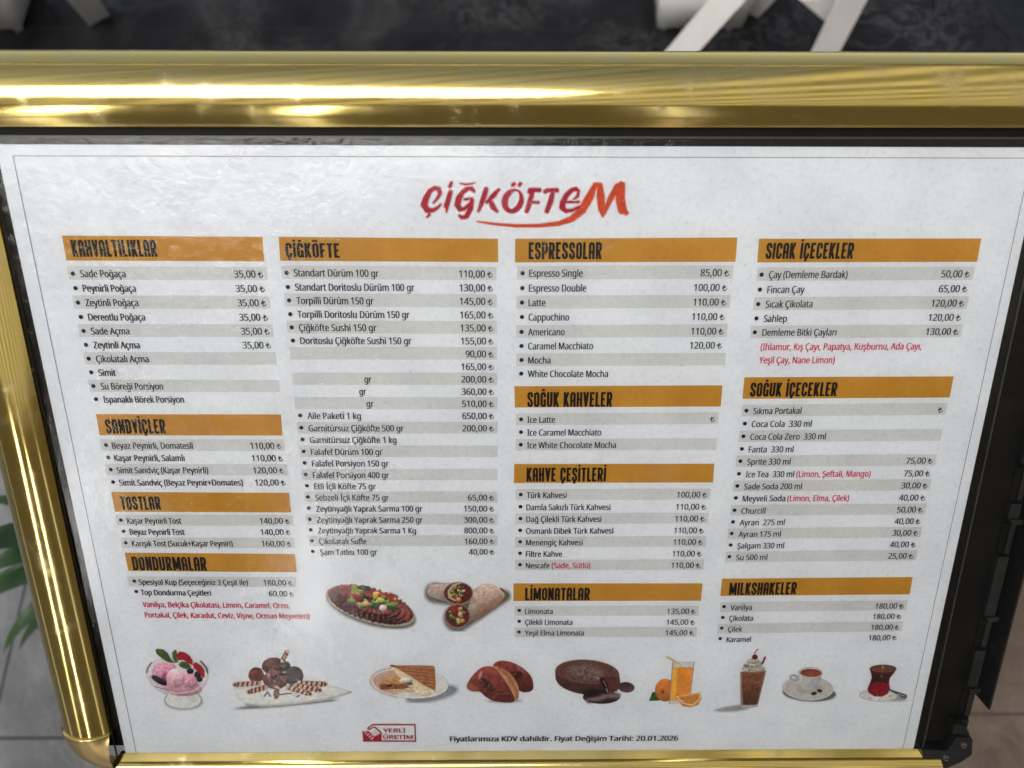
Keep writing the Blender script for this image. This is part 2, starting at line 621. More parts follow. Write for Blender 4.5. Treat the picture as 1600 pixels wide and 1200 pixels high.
# post and foot plate, in world upright
inv = BM.inverted()
bm = bmesh.new()
bmesh.ops.create_cone(bm, cap_ends=True, segments=32, radius1=.016, radius2=.016, depth=1.02, matrix=inv @ Matrix.Translation((0, .01, .525)))
bmobj('post', bm, GOLD_Y, stand, smooth=True)
bm = bmesh.new()
bmesh.ops.create_cone(bm, cap_ends=True, segments=48, radius1=.15, radius2=.145, depth=.012, matrix=inv @ Matrix.Translation((0, .01, .010)))
bmobj('foot_plate', bm, BLACK_EDGE, stand)

# ------------------------------------------------------------------ the menu sheet
menu = thing('menu_sheet', 'laminated white menu card with ochre headings and food pictures, held in the gold frame',
             'menu', O, (TH, 0, 0))
pTL, pTR, pBR, pBL = PX(-7, 225.5), PX(1629.5, 230.5), PX(1426, 1176), PX(197.5, 1181)
ext = .004


def quadlerp(a, b, t):
    return a + (b - a) * t


q = [pTL, pTR, quadlerp(pTR, pBR, 1.012), quadlerp(pTL, pBL, 1.012)]
pymesh('paper', [(p[0], p[1], 0) for p in q[::-1]], [(0, 1, 2, 3)], PAPER, menu)
# clear pouch, a little larger than the paper
f0 = [PX(-22, 213), PX(1646, 216), PX(1438, 1176), PX(184.5, 1181)]
f0 = [f0[0], f0[1], quadlerp(f0[1], f0[2], 1.012), quadlerp(f0[0], f0[3], 1.012)]
nu, nv = 60, 45
vs, fs = [], []
rng = np.random.RandomState(3)
for j in range(nv + 1):
    for i in range(nu + 1):
        a = f0[0] + (f0[1] - f0[0]) * i / nu
        c = f0[3] + (f0[2] - f0[3]) * i / nu
        p = a + (c - a) * j / nv
        vs.append((p[0], p[1], .0010 + .00025 * math.sin(i * .31 + 1.3 * math.sin(j * .21)) * math.sin(j * .27)))
for j in range(nv):
    for i in range(nu):
        k = j * (nu + 1) + i
        fs.append((k + nu + 1, k + nu + 2, k + 1, k))
pymesh('laminate_film', vs, fs, FILM, menu, True)
# the pouch's welded edge stands a little proud
vs, fs = [], []
g = [f0[0], f0[1], f0[2], f0[3]]
cen = sum(g) / 4
for p in g:
    d = np.array([math.copysign(.0004, p[0] - cen[0]), math.copysign(.0004, p[1] - cen[1])])
    vs += [(p[0] - d[0], p[1] - d[1], .0011), (p[0] + d[0], p[1] + d[1], .0011), (p[0] + d[0], p[1] + d[1], -.0005)]
for i in range(4):
    j = (i + 1) % 4
    fs += [(3 * i, 3 * j, 3 * j + 1, 3 * i + 1), (3 * i + 1, 3 * j + 1, 3 * j + 2, 3 * i + 2)]
WELD, _, _ = mat('welded_film_edge', (.035, .036, .038, 1), .35)
pymesh('film_edge', vs, fs, WELD, menu)

Z1, Z2, Z3 = .00012, .00022, .00030
# thin printed border line
def line(p, q2, w, z=Z1):
    p, q2 = np.array(p), np.array(q2)
    d = (q2 - p) / np.linalg.norm(q2 - p)
    nrm = np.array([-d[1], d[0]]) * w / 2
    return [(*(p - nrm), z), (*(q2 - nrm), z), (*(q2 + nrm), z), (*(p + nrm), z)]


bl = [PX(20.5, 243.5), PX(1611, 247), PX(1409, 1176), PX(213, 1176)]
V, FS = [], []
for i, j, w in ((0, 1, .00026), (1, 2, .00026), (3, 0, .00030)):
    n0 = len(V)
    V += line(bl[i], bl[j], w)
    FS.append((n0, n0 + 1, n0 + 2, n0 + 3))
pymesh('border_line', V, FS, LINE, menu)

# --- text helper: Blender's own font, turned into flat meshes
_tc = bpy.data.curves.new('lettering', 'FONT')
_tc.resolution_u = 3
try:                                          # the humanist face that ships with Blender itself
    _tc.font = bpy.data.fonts.load(bpy.utils.system_resource('DATAFILES', path='fonts') + '/NotoSansHebrew-Regular.woff2')
except Exception:
    pass
_to = bpy.data.objects.new('lettering', _tc)
COL.objects.link(_to)
_cache = {}


def glyphs(body, weight):
    k = (body, weight)
    if k not in _cache:
        _tc.body = body
        _tc.offset = weight
        dg = bpy.context.evaluated_depsgraph_get()
        dg.update()
        me = bpy.data.meshes.new_from_object(_to.evaluated_get(dg))
        v = np.zeros(len(me.vertices) * 3)
        me.vertices.foreach_get('co', v)
        v = v.reshape(-1, 3)[:, :2]
        f = [tuple(p.vertices) for p in me.polygons]
        bpy.data.meshes.remove(me)
        _cache[k] = (v, f)
    return _cache[k]


CAP = float(glyphs('H', 0)[0][:, 1].max())


class Mesh:
    def __init__(s):
        s.v, s.f, s.n = [], [], 0

    def add(s, vs, fs):
        s.v += [tuple(map(float, v)) for v in vs]
        s.f += [tuple(i + s.n for i in f) for f in fs]
        s.n = len(s.v)

    def build(s, name, m, parent):
        return pymesh(name, s.v, s.f, m, parent)




def put_text(M, body, A, B, cap, z=Z2, weight=.030):
    """letters from A to B (board plane), capital height cap"""
    A, B = np.array(A), np.array(B)
    v, f = glyphs(body, 0)
    x0, x1 = v[:, 0].min(), v[:, 0].max()
    ex = (B - A) / (x1 - x0)
    nrm = np.array([-(B - A)[1], (B - A)[0]]) / np.linalg.norm(B - A)
    ey = nrm * cap / CAP
    P = A + (v[:, :1] - x0) * ex + v[:, 1:] * ey
    M.add([(p[0], p[1], z) for p in P], f)
    if weight:                                # a second strike, a hair to the right, thickens the stems
        d = (B - A) / np.linalg.norm(B - A) * cap * weight
        M.add([(p[0], p[1], z + .00003) for p in P + d], f)
        M.add([(p[0], p[1], z + .00006) for p in P - d], f)


LIRA = [[(.15, .0), (.15, .86)], [(.0, .36), (.35, .53)], [(.0, .53), (.35, .70)], [(.15, .04), (.30, .07), (.42, .18), (.47, .36)]]


def put_right(M, body, Bp, direction, cap, xs, z=Z2, weight=.030):
    """a price set flush right at Bp; the currency sign is drawn from its strokes"""
    Bp = np.array(Bp)
    d = np.array(direction) / np.linalg.norm(direction)
    nrm = np.array([-d[1], d[0]])
    A = Bp - d * LW
    k, hw = LW / .50, .040
    for si, st in enumerate(LIRA):
        P = np.array([A + d * px * k + nrm * py * cap for px, py in st])
        for q, (a, c) in enumerate(zip(P, P[1:])):
            t = (c - a) / np.linalg.norm(c - a)
            nn = np.array([-t[1], t[0]]) * hw * k
            zz = z + .00001 * (si * 4 + q)
            a2, c2 = a - t * hw * k * .5, c + t * hw * k * .5
            M.add([(*(a2 - nn), zz), (*(c2 - nn), zz), (*(c2 + nn), zz), (*(a2 + nn), zz)], [(0, 1, 2, 3)])
    num = body.replace('₺', '').strip()
    if num:
        v, f = glyphs(num, 0)
        w = (v[:, 0].max() - v[:, 0].min()) * xs * cap / CAP
        E = Bp - d * LW * 1.52
        put_text(M, num, E - d * w, E, cap, z, weight)


def disc(M, c, r, z=Z2, n=14):
    M.add([(c[0] + r * math.cos(2 * math.pi * k / n), c[1] + r * math.sin(2 * math.pi * k / n), z) for k in range(n)], [tuple(range(n))])


ROWCAP = float(np.linalg.norm(PX(135, 478) - PX(135, 467.2)))
# --- painted prints: a small raster painter whose pixels become a vertex coloured sheet
class Canvas:
    def __init__(s, x0, x1, y0, y1, step, fmap, unit):
        xs, ys = np.arange(x0, x1 + step, step), np.arange(y0, y1 + step, step)
        s.X, s.Y = np.meshgrid(xs, ys)
        s.rgb = np.ones(s.X.shape + (3,)) * .85
        s.a = np.zeros(s.X.shape)
        s.map = fmap
        s.unit = unit                         # soft edge, about one photo pixel
        s.seed = 1

    def paint(s, sd, col, alpha=1.0, soft=None):
        soft = soft or s.unit
        m = np.clip(.5 - sd / soft, 0, 1)
        m = m * m * (3 - 2 * m) * alpha
        col = np.asarray(col, float)
        if col.max() > 2:
            col = col / 255
        an = m + s.a * (1 - m)
        s.rgb = np.where(an[..., None] > 1e-6,
                         (col * m[..., None] + s.rgb * (s.a * (1 - m))[..., None]) / np.maximum(an, 1e-6)[..., None], s.rgb)
        s.a = an

    def ell(s, cx, cy, rx, ry, rot=0):
        c, sn = math.cos(R(rot)), math.sin(R(rot))
        dx, dy = s.X - cx, s.Y - cy
        x, y = dx * c + dy * sn, -dx * sn + dy * c
        k = np.sqrt((x / rx) ** 2 + (y / ry) ** 2)
        g = np.sqrt((x / rx ** 2) ** 2 + (y / ry ** 2) ** 2)
        return np.where(k > 1e-6, k * (k - 1) / np.maximum(g, 1e-9), -min(rx, ry))

    def poly(s, pts):
        pts = np.array(pts, float)
        d = np.full(s.X.shape, 1e18)
        ins = np.zeros(s.X.shape, bool)
        for i in range(len(pts)):
            ax, ay = pts[i - 1]
            bx, by = pts[i]
            ex, ey = bx - ax, by - ay
            t = np.clip(((s.X - ax) * ex + (s.Y - ay) * ey) / (ex * ex + ey * ey + 1e-12), 0, 1)
            d = np.minimum(d, (s.X - ax - t * ex) ** 2 + (s.Y - ay - t * ey) ** 2)
            cond = (ay > s.Y) != (by > s.Y)
            xi = ax + (s.Y - ay) * ex / (ey if abs(ey) > 1e-9 else 1e-9)
            ins ^= cond & (s.X < xi)
        d = np.sqrt(d)
        return np.where(ins, -d, d)

    def soft(s, pts, k=2):
        pts = [np.array(p, float) for p in pts]
        for _ in range(k):
            pts = [q for a, b in zip(pts, pts[1:] + pts[:1]) for q in (a * .75 + b * .25, a * .25 + b * .75)]
        return s.poly(pts)

    def stroke(s, pts, r=None):
        d = np.full(s.X.shape, 1e18)
        pts = [(p[0], p[1], p[2] if len(p) > 2 else r) for p in pts]
        if len(pts) == 1:
            pts = pts * 2
        for (ax, ay, ra), (bx, by, rb) in zip(pts, pts[1:]):
            ex, ey = bx - ax, by - ay
            t = np.clip(((s.X - ax) * ex + (s.Y - ay) * ey) / (ex * ex + ey * ey + 1e-12), 0, 1)
            d = np.minimum(d, np.hypot(s.X - ax - t * ex, s.Y - ay - t * ey) - (ra + (rb - ra) * t))
        return d

    def noise(s, sc, seed=0, oct=3, sx=1.0):
        out = 0
        amp = 1
        tot = 0
        for o in range(oct):
            rs = np.random.RandomState(seed * 31 + o)
            gx, gy = s.X / (sc * sx) * 2 ** o, s.Y / sc * 2 ** o
            gx = gx - gx.min(); gy = gy - gy.min()
            G = rs.rand(int(gy.max()) + 3, int(gx.max()) + 3)
            ix, iy = gx.astype(int), gy.astype(int)
            fx, fy = gx - ix, gy - iy
            fx = fx * fx * (3 - 2 * fx); fy = fy * fy * (3 - 2 * fy)
            v = (G[iy, ix] * (1 - fx) + G[iy, ix + 1] * fx) * (1 - fy) + (G[iy + 1, ix] * (1 - fx) + G[iy + 1, ix + 1] * fx) * fy
            out = out + v * amp
            tot += amp
            amp *= .55
        return out / tot

    def ball(s, cx, cy, rx, ry, col, nsc=25, namp=.4, seed=1, rot=0, shade=.35, alpha=1.0):
        sd = s.ell(cx, cy, rx, ry, rot)
        k = 1 - shade * ((s.X - cx) / rx * .3 + (s.Y - cy) / ry * .9) - shade * .35 * (((s.X - cx) / rx) ** 2 + ((s.Y - cy) / ry) ** 2)
        k = k * (1 + namp * (s.noise(nsc, seed) - .5) * 2)
        c = np.clip(np.array(col) / 255. * k[..., None], 0, 1)
        s.paint(sd, c, alpha)

    def fill(s, sd, col, namp=.2, nsc=20, seed=1, alpha=1.0, k=None, sx=1.0, soft=None):
        kk = 1 + namp * (s.noise(nsc, seed, sx=sx) - .5) * 2
        if k is not None:
            kk = kk * k
        s.paint(sd, np.clip(np.array(col) / 255. * kk[..., None], 0, 1), alpha, soft)

    def build(s, name, parent, z=Z2, label=None, sat=.88, gain=.95):
        u, v = s.map(s.X, s.Y)
        h, w = s.X.shape
        idx = np.arange(h * w).reshape(h, w)
        q = np.stack([idx[:-1, :-1], idx[:-1, 1:], idx[1:, 1:], idx[1:, :-1]], -1).reshape(-1, 4)
        af = s.a.ravel()
        q = q[(af[q] > .015).any(1)]
        used = np.unique(q)
        re = np.full(h * w, -1); re[used] = np.arange(len(used))
        q = re[q]
        co = np.stack([u.ravel()[used], v.ravel()[used], np.full(len(used), z)], -1)
        a, b2, c = co[q[0, 0]], co[q[0, 1]], co[q[0, 2]]
        if (b2[0] - a[0]) * (c[1] - b2[1]) - (b2[1] - a[1]) * (c[0] - b2[0]) < 0:
            q = q[:, ::-1]
        me = bpy.data.meshes.new(name)
        me.vertices.add(len(co)); me.vertices.foreach_set('co', co.ravel())
        me.loops.add(q.size); me.loops.foreach_set('vertex_index', q.ravel().astype(np.int32))
        me.polygons.add(len(q)); me.polygons.foreach_set('loop_start', np.arange(0, q.size, 4, dtype=np.int32))
        me.update(calc_edges=True)
        lay = me.color_attributes.new('ink', 'FLOAT_COLOR', 'POINT')
        g = 1 + .16 * (s.noise(s.unit * 1.6, 77, 2) - .5) + .14 * (s.noise(s.unit * 6, 78, 3) - .5)
        lum = s.rgb.mean(-1, keepdims=True)
        rgb = np.clip((lum + (s.rgb - lum) * sat) * (g * gain)[..., None], 0, 1)
        rgba = np.concatenate([np.clip(lin(rgb.reshape(-1, 3)[used]) * INK, 0, .9), af[used][:, None]], 1)
        lay.data.foreach_set('color', rgba.ravel().astype(np.float32))
        o = link(name, me, PICT, parent)
        if label:
            o['label'] = label
        return o


def zoomed(ox, oy, sc, x0, x1, y0, y1, step=.6):
    """canvas in the coordinates of an enlarged crop of the photograph"""
    return Canvas(x0, x1, y0, y1, step * sc, lambda X, Y: PXA(ox + X / sc, oy + Y / sc), sc * 1.0)


# --- heading letters: a narrow block alphabet drawn as strokes (capital height 10)
l, r_, h_ = .70, 2.75, .72
GL = {
    'A': (3.45, [[(l, 0), (l, 8.3), (1.25, 9.28), (2.2, 9.28), (r_, 8.3), (r_, 0)], [(l, 4.1), (r_, 4.1)]]),
    'C': (3.45, [[(r_, 6.4), (r_, 8.3), (2.2, 9.28), (1.25, 9.28), (l, 8.3), (l, 1.7), (1.25, .72), (2.2, .72), (r_, 1.7), (r_, 3.4)]]),
    'D': (3.45, [[(l, 0), (l, 10)], [(l, 9.28), (2.0, 9.28), (r_, 8.3), (r_, 1.7), (2.0, .72), (l, .72)]]),
    'E': (3.0, [[(l, 0), (l, 10)], [(l, 9.28), (2.85, 9.28)], [(l, 5.1), (2.45, 5.1)], [(l, .72), (2.85, .72)]]),
    'F': (3.0, [[(l, 0), (l, 10)], [(l, 9.28), (2.9, 9.28)], [(l, 4.9), (2.4, 4.9)]]),
    'G': (3.45, [[(r_, 6.6), (r_, 8.3), (2.2, 9.28), (1.25, 9.28), (l, 8.3), (l, 1.7), (1.25, .72), (2.75, .72), (r_, 4.5), (1.9, 4.5)]]),
    'H': (3.45, [[(l, 0), (l, 10)], [(r_, 0), (r_, 10)], [(l, 5), (r_, 5)]]),
    'I': (1.4, [[(l, 0), (l, 10)]]),
    'K': (3.45, [[(l, 0), (l, 10)], [(2.8, 10), (1.35, 5.2), (2.9, 0)]]),
    'L': (2.75, [[(l, 0), (l, 10)], [(l, .72), (2.7, .72)]]),
    'M': (4.9, [[(l, 0), (l, 10)], [(.9, 9.6), (2.45, 1.6), (4.0, 9.6)], [(4.2, 0), (4.2, 10)]]),
    'N': (3.6, [[(l, 0), (l, 10)], [(.8, 9.4), (2.8, .6)], [(2.9, 0), (2.9, 10)]]),
    'O': (3.45, [[(1.25, 9.28), (l, 8.3), (l, 1.7), (1.25, .72), (2.2, .72), (r_, 1.7), (r_, 8.3), (2.2, 9.28), (1.25, 9.28)]]),
    'P': (3.4, [[(l, 0), (l, 10)], [(l, 9.28), (2.1, 9.28), (r_, 8.4), (r_, 5), (2.1, 4), (l, 4)]]),
    'R': (3.5, [[(l, 0), (l, 10)], [(l, 9.28), (2.1, 9.28), (r_, 8.4), (r_, 5.6), (2.1, 4.7), (l, 4.7)], [(1.8, 4.6), (2.85, 0)]]),
    'S': (3.45, [[(r_, 6.7), (r_, 8.3), (2.2, 9.28), (1.25, 9.28), (l, 8.3), (l, 6.7), (1.1, 5.7), (2.3, 4.3), (r_, 3.3), (r_, 1.7),
                  (2.2, .72), (1.25, .72), (l, 1.7), (l, 3.3)]]),
    'T': (3.2, [[(1.6, 0), (1.6, 10)], [(0.1, 9.28), (3.1, 9.28)]]),
    'U': (3.45, [[(l, 10), (l, 1.7), (1.25, .72), (2.2, .72), (r_, 1.7), (r_, 10)]]),
    'V': (3.5, [[(.65, 10), (1.75, .7), (2.85, 10)]]),
    ' ': (1.7, []),
}
MARK = {'Ç': ('C', [[(1.72, .3), (1.6, -1.6)]]), 'Ş': ('S', [[(1.72, .3), (1.6, -1.6)]]), 'İ': ('I', [[(.7, 10.9), (.7, 12.2)]]),
        'Ğ': ('G', [[(.9, 11.4), (2.6, 11.4)]]), 'Ö': ('O', [[(1.0, 10.9), (1.0, 12.1)], [(2.45, 10.9), (2.45, 12.1)]]),
        'Ü': ('U', [[(1.0, 10.9), (1.0, 12.1)], [(2.45, 10.9), (2.45, 12.1)]])}


def heading(word, xl, yl, xr, yr, capx, parent):
    A, B = PX(xl, yl), PX(xr, yr)
    xc = (xl + xr) / 2
    cap = float(np.linalg.norm(PX(xc, (yl + yr) / 2) - PX(xc, (yl + yr) / 2 - capx)))
    tot, lay = 0, []
    for ch in word:
        base, extra = MARK.get(ch, (ch, []))
        w, st = GL[base]
        lay.append((tot, st + extra))
        tot += w + .62
    tot -= .62
    ex = (B - A) / tot
    nrm = np.array([-(B - A)[1], (B - A)[0]]) / np.linalg.norm(B - A)
    ey = nrm * cap / 10

    def fm(X, Y):
        return A[0] + X * ex[0] + Y * ey[0], A[1] + X * ex[1] + Y * ey[1]
    c = Canvas(-.5, tot + .5, -2.6, 13, .17, fm, .34)
    D = np.full(c.X.shape, 1e9)
    for off, sts in lay:
        cols = np.where((c.X[0] > off - 1) & (c.X[0] < off + 6.5))[0]
        sl = slice(cols[0], cols[-1] + 1)
        X, Y = c.X[:, sl], c.Y[:, sl]
        for st in sts:
            for k, ((ax, ay), (bx, by)) in enumerate(zip(st, st[1:])):
                ax, bx = ax + off, bx + off
                L = math.hypot(bx - ax, by - ay)
                dx, dy = (bx - ax) / L, (by - ay) / L
                px, py = X - ax, Y - ay
                tt, nn = px * dx + py * dy, -px * dy + py * dx
                d = np.maximum(np.abs(nn) - h_, np.maximum(-tt, tt - L))
                D[:, sl] = np.minimum(D[:, sl], d)
                if k:                          # rounded joint
                    D[:, sl] = np.minimum(D[:, sl], np.hypot(px, py) - h_)
    c.paint(D, (14, 11, 9))
    return c.build('heading_text', parent, Z3, sat=1, gain=1)


# --- the ten sections.  rows: name, left px, right px, baseline px | price, right px, baseline px
def section(word, barq, ht, rows, notes=(), stripe_r=None, bdx=11.5, label=None):
    q4 = [PX(*p) for p in barq]
    hb = pymesh('heading_bar', [(p[0], p[1], Z1) for p in q4[::-1]], [(0, 1, 2, 3)], OCHRE, menu)
    heading(word, *ht, hb)
    Mx, Ms, Mr, Mp = Mesh(), Mesh(), Mesh(), Mesh()
    stripes = []
    for k, row in enumerate(rows):
        name, xl, xr, yb, price, xp, yp = row[:7]
        A, Bp = PX(xl, yb), PX(xp, yp)
        d = (Bp - A) / np.linalg.norm(Bp - A)
        nrm = np.array([-d[1], d[0]])
        sc = ROWCAP
        if name:
            body = name.split('|')
            if len(body) == 1:
                w = np.linalg.norm(PX(xr, yb) - A)
                put_text(Mx, body[0].strip(), A, A + d * w, sc)
            else:                              # black name then a note in red
                xm = row[7]
                w = np.linalg.norm(PX(xm[0], yb) - A)
                put_text(Mx, body[0], A, A + d * w, sc)
                s0, s1 = np.linalg.norm(PX(xm[1], yb) - A), np.linalg.norm(PX(xr, yb) - A)
                put_text(Mr, body[1], A + d * s0, A + d * s1, sc)
            if xl < xr - 15:
                disc(Mx, PX(xl - bdx, yb - 5.6), .00095)
        if len(row) > 8:                       # the end of a word
            put_text(Mx, row[8][0], PX(row[8][1], yb), PX(row[8][2], yb), sc)
        if price:
            put_right(Mp, price, Bp, d, sc, PXS)
        if k % 2 == 0:
            L = A - d * .0052
            Rr = Bp + d * .0016
            Ms.add([(*(L - nrm * .0011), Z1), (*(Rr - nrm * .0011), Z1), (*(Rr + nrm * .0046), Z1), (*(L + nrm * .0046), Z1)], [(0, 1, 2, 3)])
    for t, xl, yl, xr, yr in notes:
        put_text(Mr, t, PX(xl, yl), PX(xr, yr), ROWCAP)
    pl = Mx.build('dish_list', TEXT, menu)
    Mp.build('price_list', TEXT, menu)
    if Ms.v:
        Ms.build('row_stripe', STRIPE, pl)
    if Mr.v:
        Mr.build('red_note', RED, pl)


LW = float(np.linalg.norm(PX(770, 434) - PX(762, 434)))
_v, _f = glyphs('110,00', 0)
PXS = float(np.linalg.norm(PX(757.3, 434) - PX(717.5, 434)) / ((_v[:, 0].max() - _v[:, 0].min()) * ROWCAP / CAP))

section('KAHVALTILIKLAR', [(97, 368), (410, 370), (413, 408.5), (104, 407)], (115, 401, 247, 401, 26), [
    ('Sade Poğaça', 127, 197, 433, '35,00 ₺', 412, 433.7),
    ('Peynirli Poğaça', 131, 213, 455.7, '35,00 ₺', 414.3, 456.3),
    ('Zeytinli Poğaça', 135, 217, 478.2, '35,00 ₺', 417, 478.5),
    ('Dereotlu Poğaça', 139.5, 227.5, 500.7, '35,00 ₺', 419.3, 500.9),
    ('Sade Açma', 143.7, 203, 522.5, '35,00 ₺', 421.7, 522.7),
    ('Zeytinli Açma', 147.5, 219, 544.2, '35,00 ₺', 424, 544.4),
    ('Çikolatalı Açma', 151.7, 233, 565.8, '', 426.5, 566),
    ('Simit', 155.5, 182, 587.2, '', 429, 587.4),
    ('Su Böreği Porsiyon', 159, 255.5, 608.5, '', 431.5, 608.6),
    ('Ispanaklı Börek Porsiyon', 163, 288, 629, '', 434, 629)], bdx=12.7)
section('SANDVİÇLER', [(150, 647), (439, 647.5), (441.5, 680.5), (156, 680)], (167.5, 677, 260.5, 677, 22), [
    ('Beyaz Peynirli, Domatesli', 176.5, 302, 700.7, '110,00 ₺', 440.5, 701),
    ('Kaşar Peynirli, Salamlı', 180, 289, 720, '110,00 ₺', 442.5, 720.3),
    ('Simit Sandviç (Kaşar Peynirli)', 184, 326, 739.2, '120,00 ₺', 444.5, 739.2),
    ('Simit Sandviç (Beyaz Peynir+Domates)', 187.5, 380, 758.5, '120,00 ₺', 447, 758.3)], bdx=10.5)
section('TOSTLAR', [(174, 768.5), (452, 770), (455, 800.5), (180, 799.3)], (191, 796, 252.5, 796, 20.5), [
    ('Kaşar Peynirli Tost', 200, 284, 818, '140,00 ₺', 453.5, 818),
    ('Beyaz Peynirli Tost', 204, 289, 835.3, '140,00 ₺', 454.5, 835.5),
    ('Karışık Tost (Sucuk+Kaşar Peyniri)', 207.5, 364, 853.2, '160,00 ₺', 456, 853.4)], bdx=10.7)
section('DONDURMALAR', [(195, 863.5), (461, 865.5), (464, 894), (201, 892)], (209, 890.5, 324, 891.2, 21), [
    ('Spesiyal Kup (Seçeceğiniz 3 Çeşit ile)', 218, 388, 913.2, '180,00 ₺', 458, 914.3),
    ('Top Dondurma Çeşitleri', 221, 330, 929.5, '60,00 ₺', 459.7, 931.5)],
    notes=[('Vanilya, Belçika Çikolatası, Limon, Caramel, Oreo,', 224, 948.2, 452.5, 950),
           ('Portakal, Çilek, Karadut, Ceviz, Vişne, Orman Meyveleri)', 227.5, 964.5, 484, 966.5)], bdx=7.8)
col2 = [('Standart Dürüm 100 gr', 460, 592, 431.7, '110,00 ₺', 769.7, 433.7),
        ('Standart Doritoslu Dürüm 100 gr', 462, 647.5, 454, '130,00 ₺', 770, 455.2),
        ('Torpilli Dürüm 150 gr', 464, 584, 475, '145,00 ₺', 770.2, 476.3),
        ('Torpilli Doritoslu Dürüm 150 gr', 465.7, 640, 496.3, '165,00 ₺', 770.4, 497.4),
        ('Çiğköfte Sushi 150 gr', 468, 588.5, 517, '135,00 ₺', 770.6, 517.7),
        ('Doritoslu Çiğköfte Sushi 150 gr', 470, 643, 537.5, '155,00 ₺', 771, 538),
        ('', 472, 0, 557.8, '90,00 ₺', 771, 558),
        ('', 474, 0, 577.8, '165,00 ₺', 771.2, 578),
        ('', 476, 0, 597.4, '200,00 ₺', 771.3, 597.6, None, ('gr', 570, 580.5)),
        ('', 478, 0, 616.6, '360,00 ₺', 771.5, 616.8, None, ('gr', 562, 572.5)),
        ('', 479.5, 0, 635.5, '510,00 ₺', 771.7, 635.6, None, ('gr', 573.3, 584)),
        ('Aile Paketi 1 kg', 481.2, 564, 654.5, '650,00 ₺', 771.8, 654.6),
        ('Garnitürsuz Çiğköfte 500 gr', 483, 631, 673.7, '200,00 ₺', 771.9, 673.8),
        ('Garnitürsuz Çiğköfte 1 kg', 485, 619.5, 692, '', 772, 692),
        ('Falafel Dürüm 100 gr', 486.6, 598, 710.5, '', 772, 710.6),
        ('Falafel Porsiyon 150 gr', 488.2, 607.5, 728.7, '', 772, 728.7),
        ('Falafel Porsiyon 400 gr', 489.7, 608, 746.7, '', 772, 746.7),
        ('Etli İçli Köfte 75 gr', 491.7, 587.5, 764.2, '', 772, 764.2),
        ('Sebzeli İçli Köfte 75 gr', 493.2, 608, 781.7, '65,00 ₺', 772, 781.7),
        ('Zeytinyağlı Yaprak Sarma 100 gr', 494.7, 660, 799.2, '150,00 ₺', 772, 799),
        ('Zeytinyağlı Yaprak Sarma 250 gr', 496.2, 660.5, 816.5, '300,00 ₺', 772.2, 816.3),
        ('Zeytinyağlı Yaprak Sarma 1 Kg', 497.7, 650, 833.2, '800,00 ₺', 772.3, 833),
        ('Çikolatalı Sufle', 499.5, 573, 850, '160,00 ₺', 772.4, 849.8),
        ('Şam Tatlısı 100 gr', 501, 589.5, 866.9, '40,00 ₺', 772.5, 866.3)]
section('ÇİĞKÖFTE', [(435.5, 370), (778, 373), (778.5, 409.5), (438, 407.5)], (447.5, 402, 531.5, 402.6, 22.5), col2, bdx=12)
section('ESPRESSOLAR', [(805, 373), (1152, 371), (1149, 409), (804.5, 410)], (826, 405, 939.7, 404.7, 26.5), [
    ('Espresso Single', 827, 910, 432.5, '85,00 ₺', 1139, 431.5),
    ('Espresso Double', 826.5, 915.5, 455.7, '100,00 ₺', 1135.5, 454.5),
    ('Latte', 826, 852, 478.2, '110,00 ₺', 1134, 477.2),
    ('Cappuchino', 826, 889, 500.8, '110,00 ₺', 1131.7, 499.9),
    ('Americano', 825.3, 882, 524, '110,00 ₺', 1130, 522.5),
    ('Caramel Macchiato', 825.3, 926.3, 546, '120,00 ₺', 1127.7, 544.5),
    ('Mocha', 825.3, 860, 568, '', 1127, 567),
    ('White Chocolate Mocha', 825, 949.5, 589.2, '', 1124, 588.5)], bdx=10.5)
section('SOĞUK KAHVELER', [(803.7, 603.5), (1128.7, 602), (1126, 635), (804.5, 636.5)], (824, 635.5, 956, 635.3, 23), [
    ('Ice Latte', 824.2, 867, 660.5, '₺', 1116.5, 659),
    ('Ice Caramel Macchiato', 824, 939, 680.5, '', 1116, 679.7),
    ('Ice White Chocolate Mocha', 823.7, 962, 700.2, '', 1113.5, 699.3)], bdx=10)
section('KAHVE ÇEŞİTLERİ', [(803.5, 725), (1116, 724.5), (1114, 753.7), (803, 754.5)], (822.7, 752, 946.3, 751.8, 21.5), [
    ('Türk Kahvesi', 823, 885, 778, '100,00 ₺', 1104.3, 777),
    ('Damla Sakızlı Türk Kahvesi', 822.6, 953.3, 797, '110,00 ₺', 1102.5, 796),
    ('Dağ Çilekli Türk Kahvesi', 822.5, 939.2, 815.5, '110,00 ₺', 1100.8, 814.3),
    ('Osmanlı Dibek Türk Kahvesi', 822, 957.7, 833.9, '110,00 ₺', 1099, 832.7),
    ('Menengiç Kahvesi', 822, 910, 851.8, '110,00 ₺', 1097.5, 850.7),
    ('Filtre Kahve', 821.8, 878, 869.7, '110,00 ₺', 1095.6, 869),
    ('Nescafe|(Sade, Sütlü)', 821.8, 922, 887.6, '110,00 ₺', 1093.8, 887, (858.3, 862))], bdx=9.3)
section('LİMONATALAR', [(802.5, 911.5), (1097.7, 911.5), (1095, 938.5), (802, 939)], (820.5, 937.6, 921, 937.5, 19.5), [
    ('Limonata', 820.6, 863.3, 959, '135,00 ₺', 1086.3, 958.7),
    ('Çilekli Limonata', 820.5, 894, 976, '145,00 ₺', 1085, 975.6),
    ('Yeşil Elma Limonata', 820.2, 912, 992.6, '145,00 ₺', 1083.3, 992.1)], bdx=9.3)
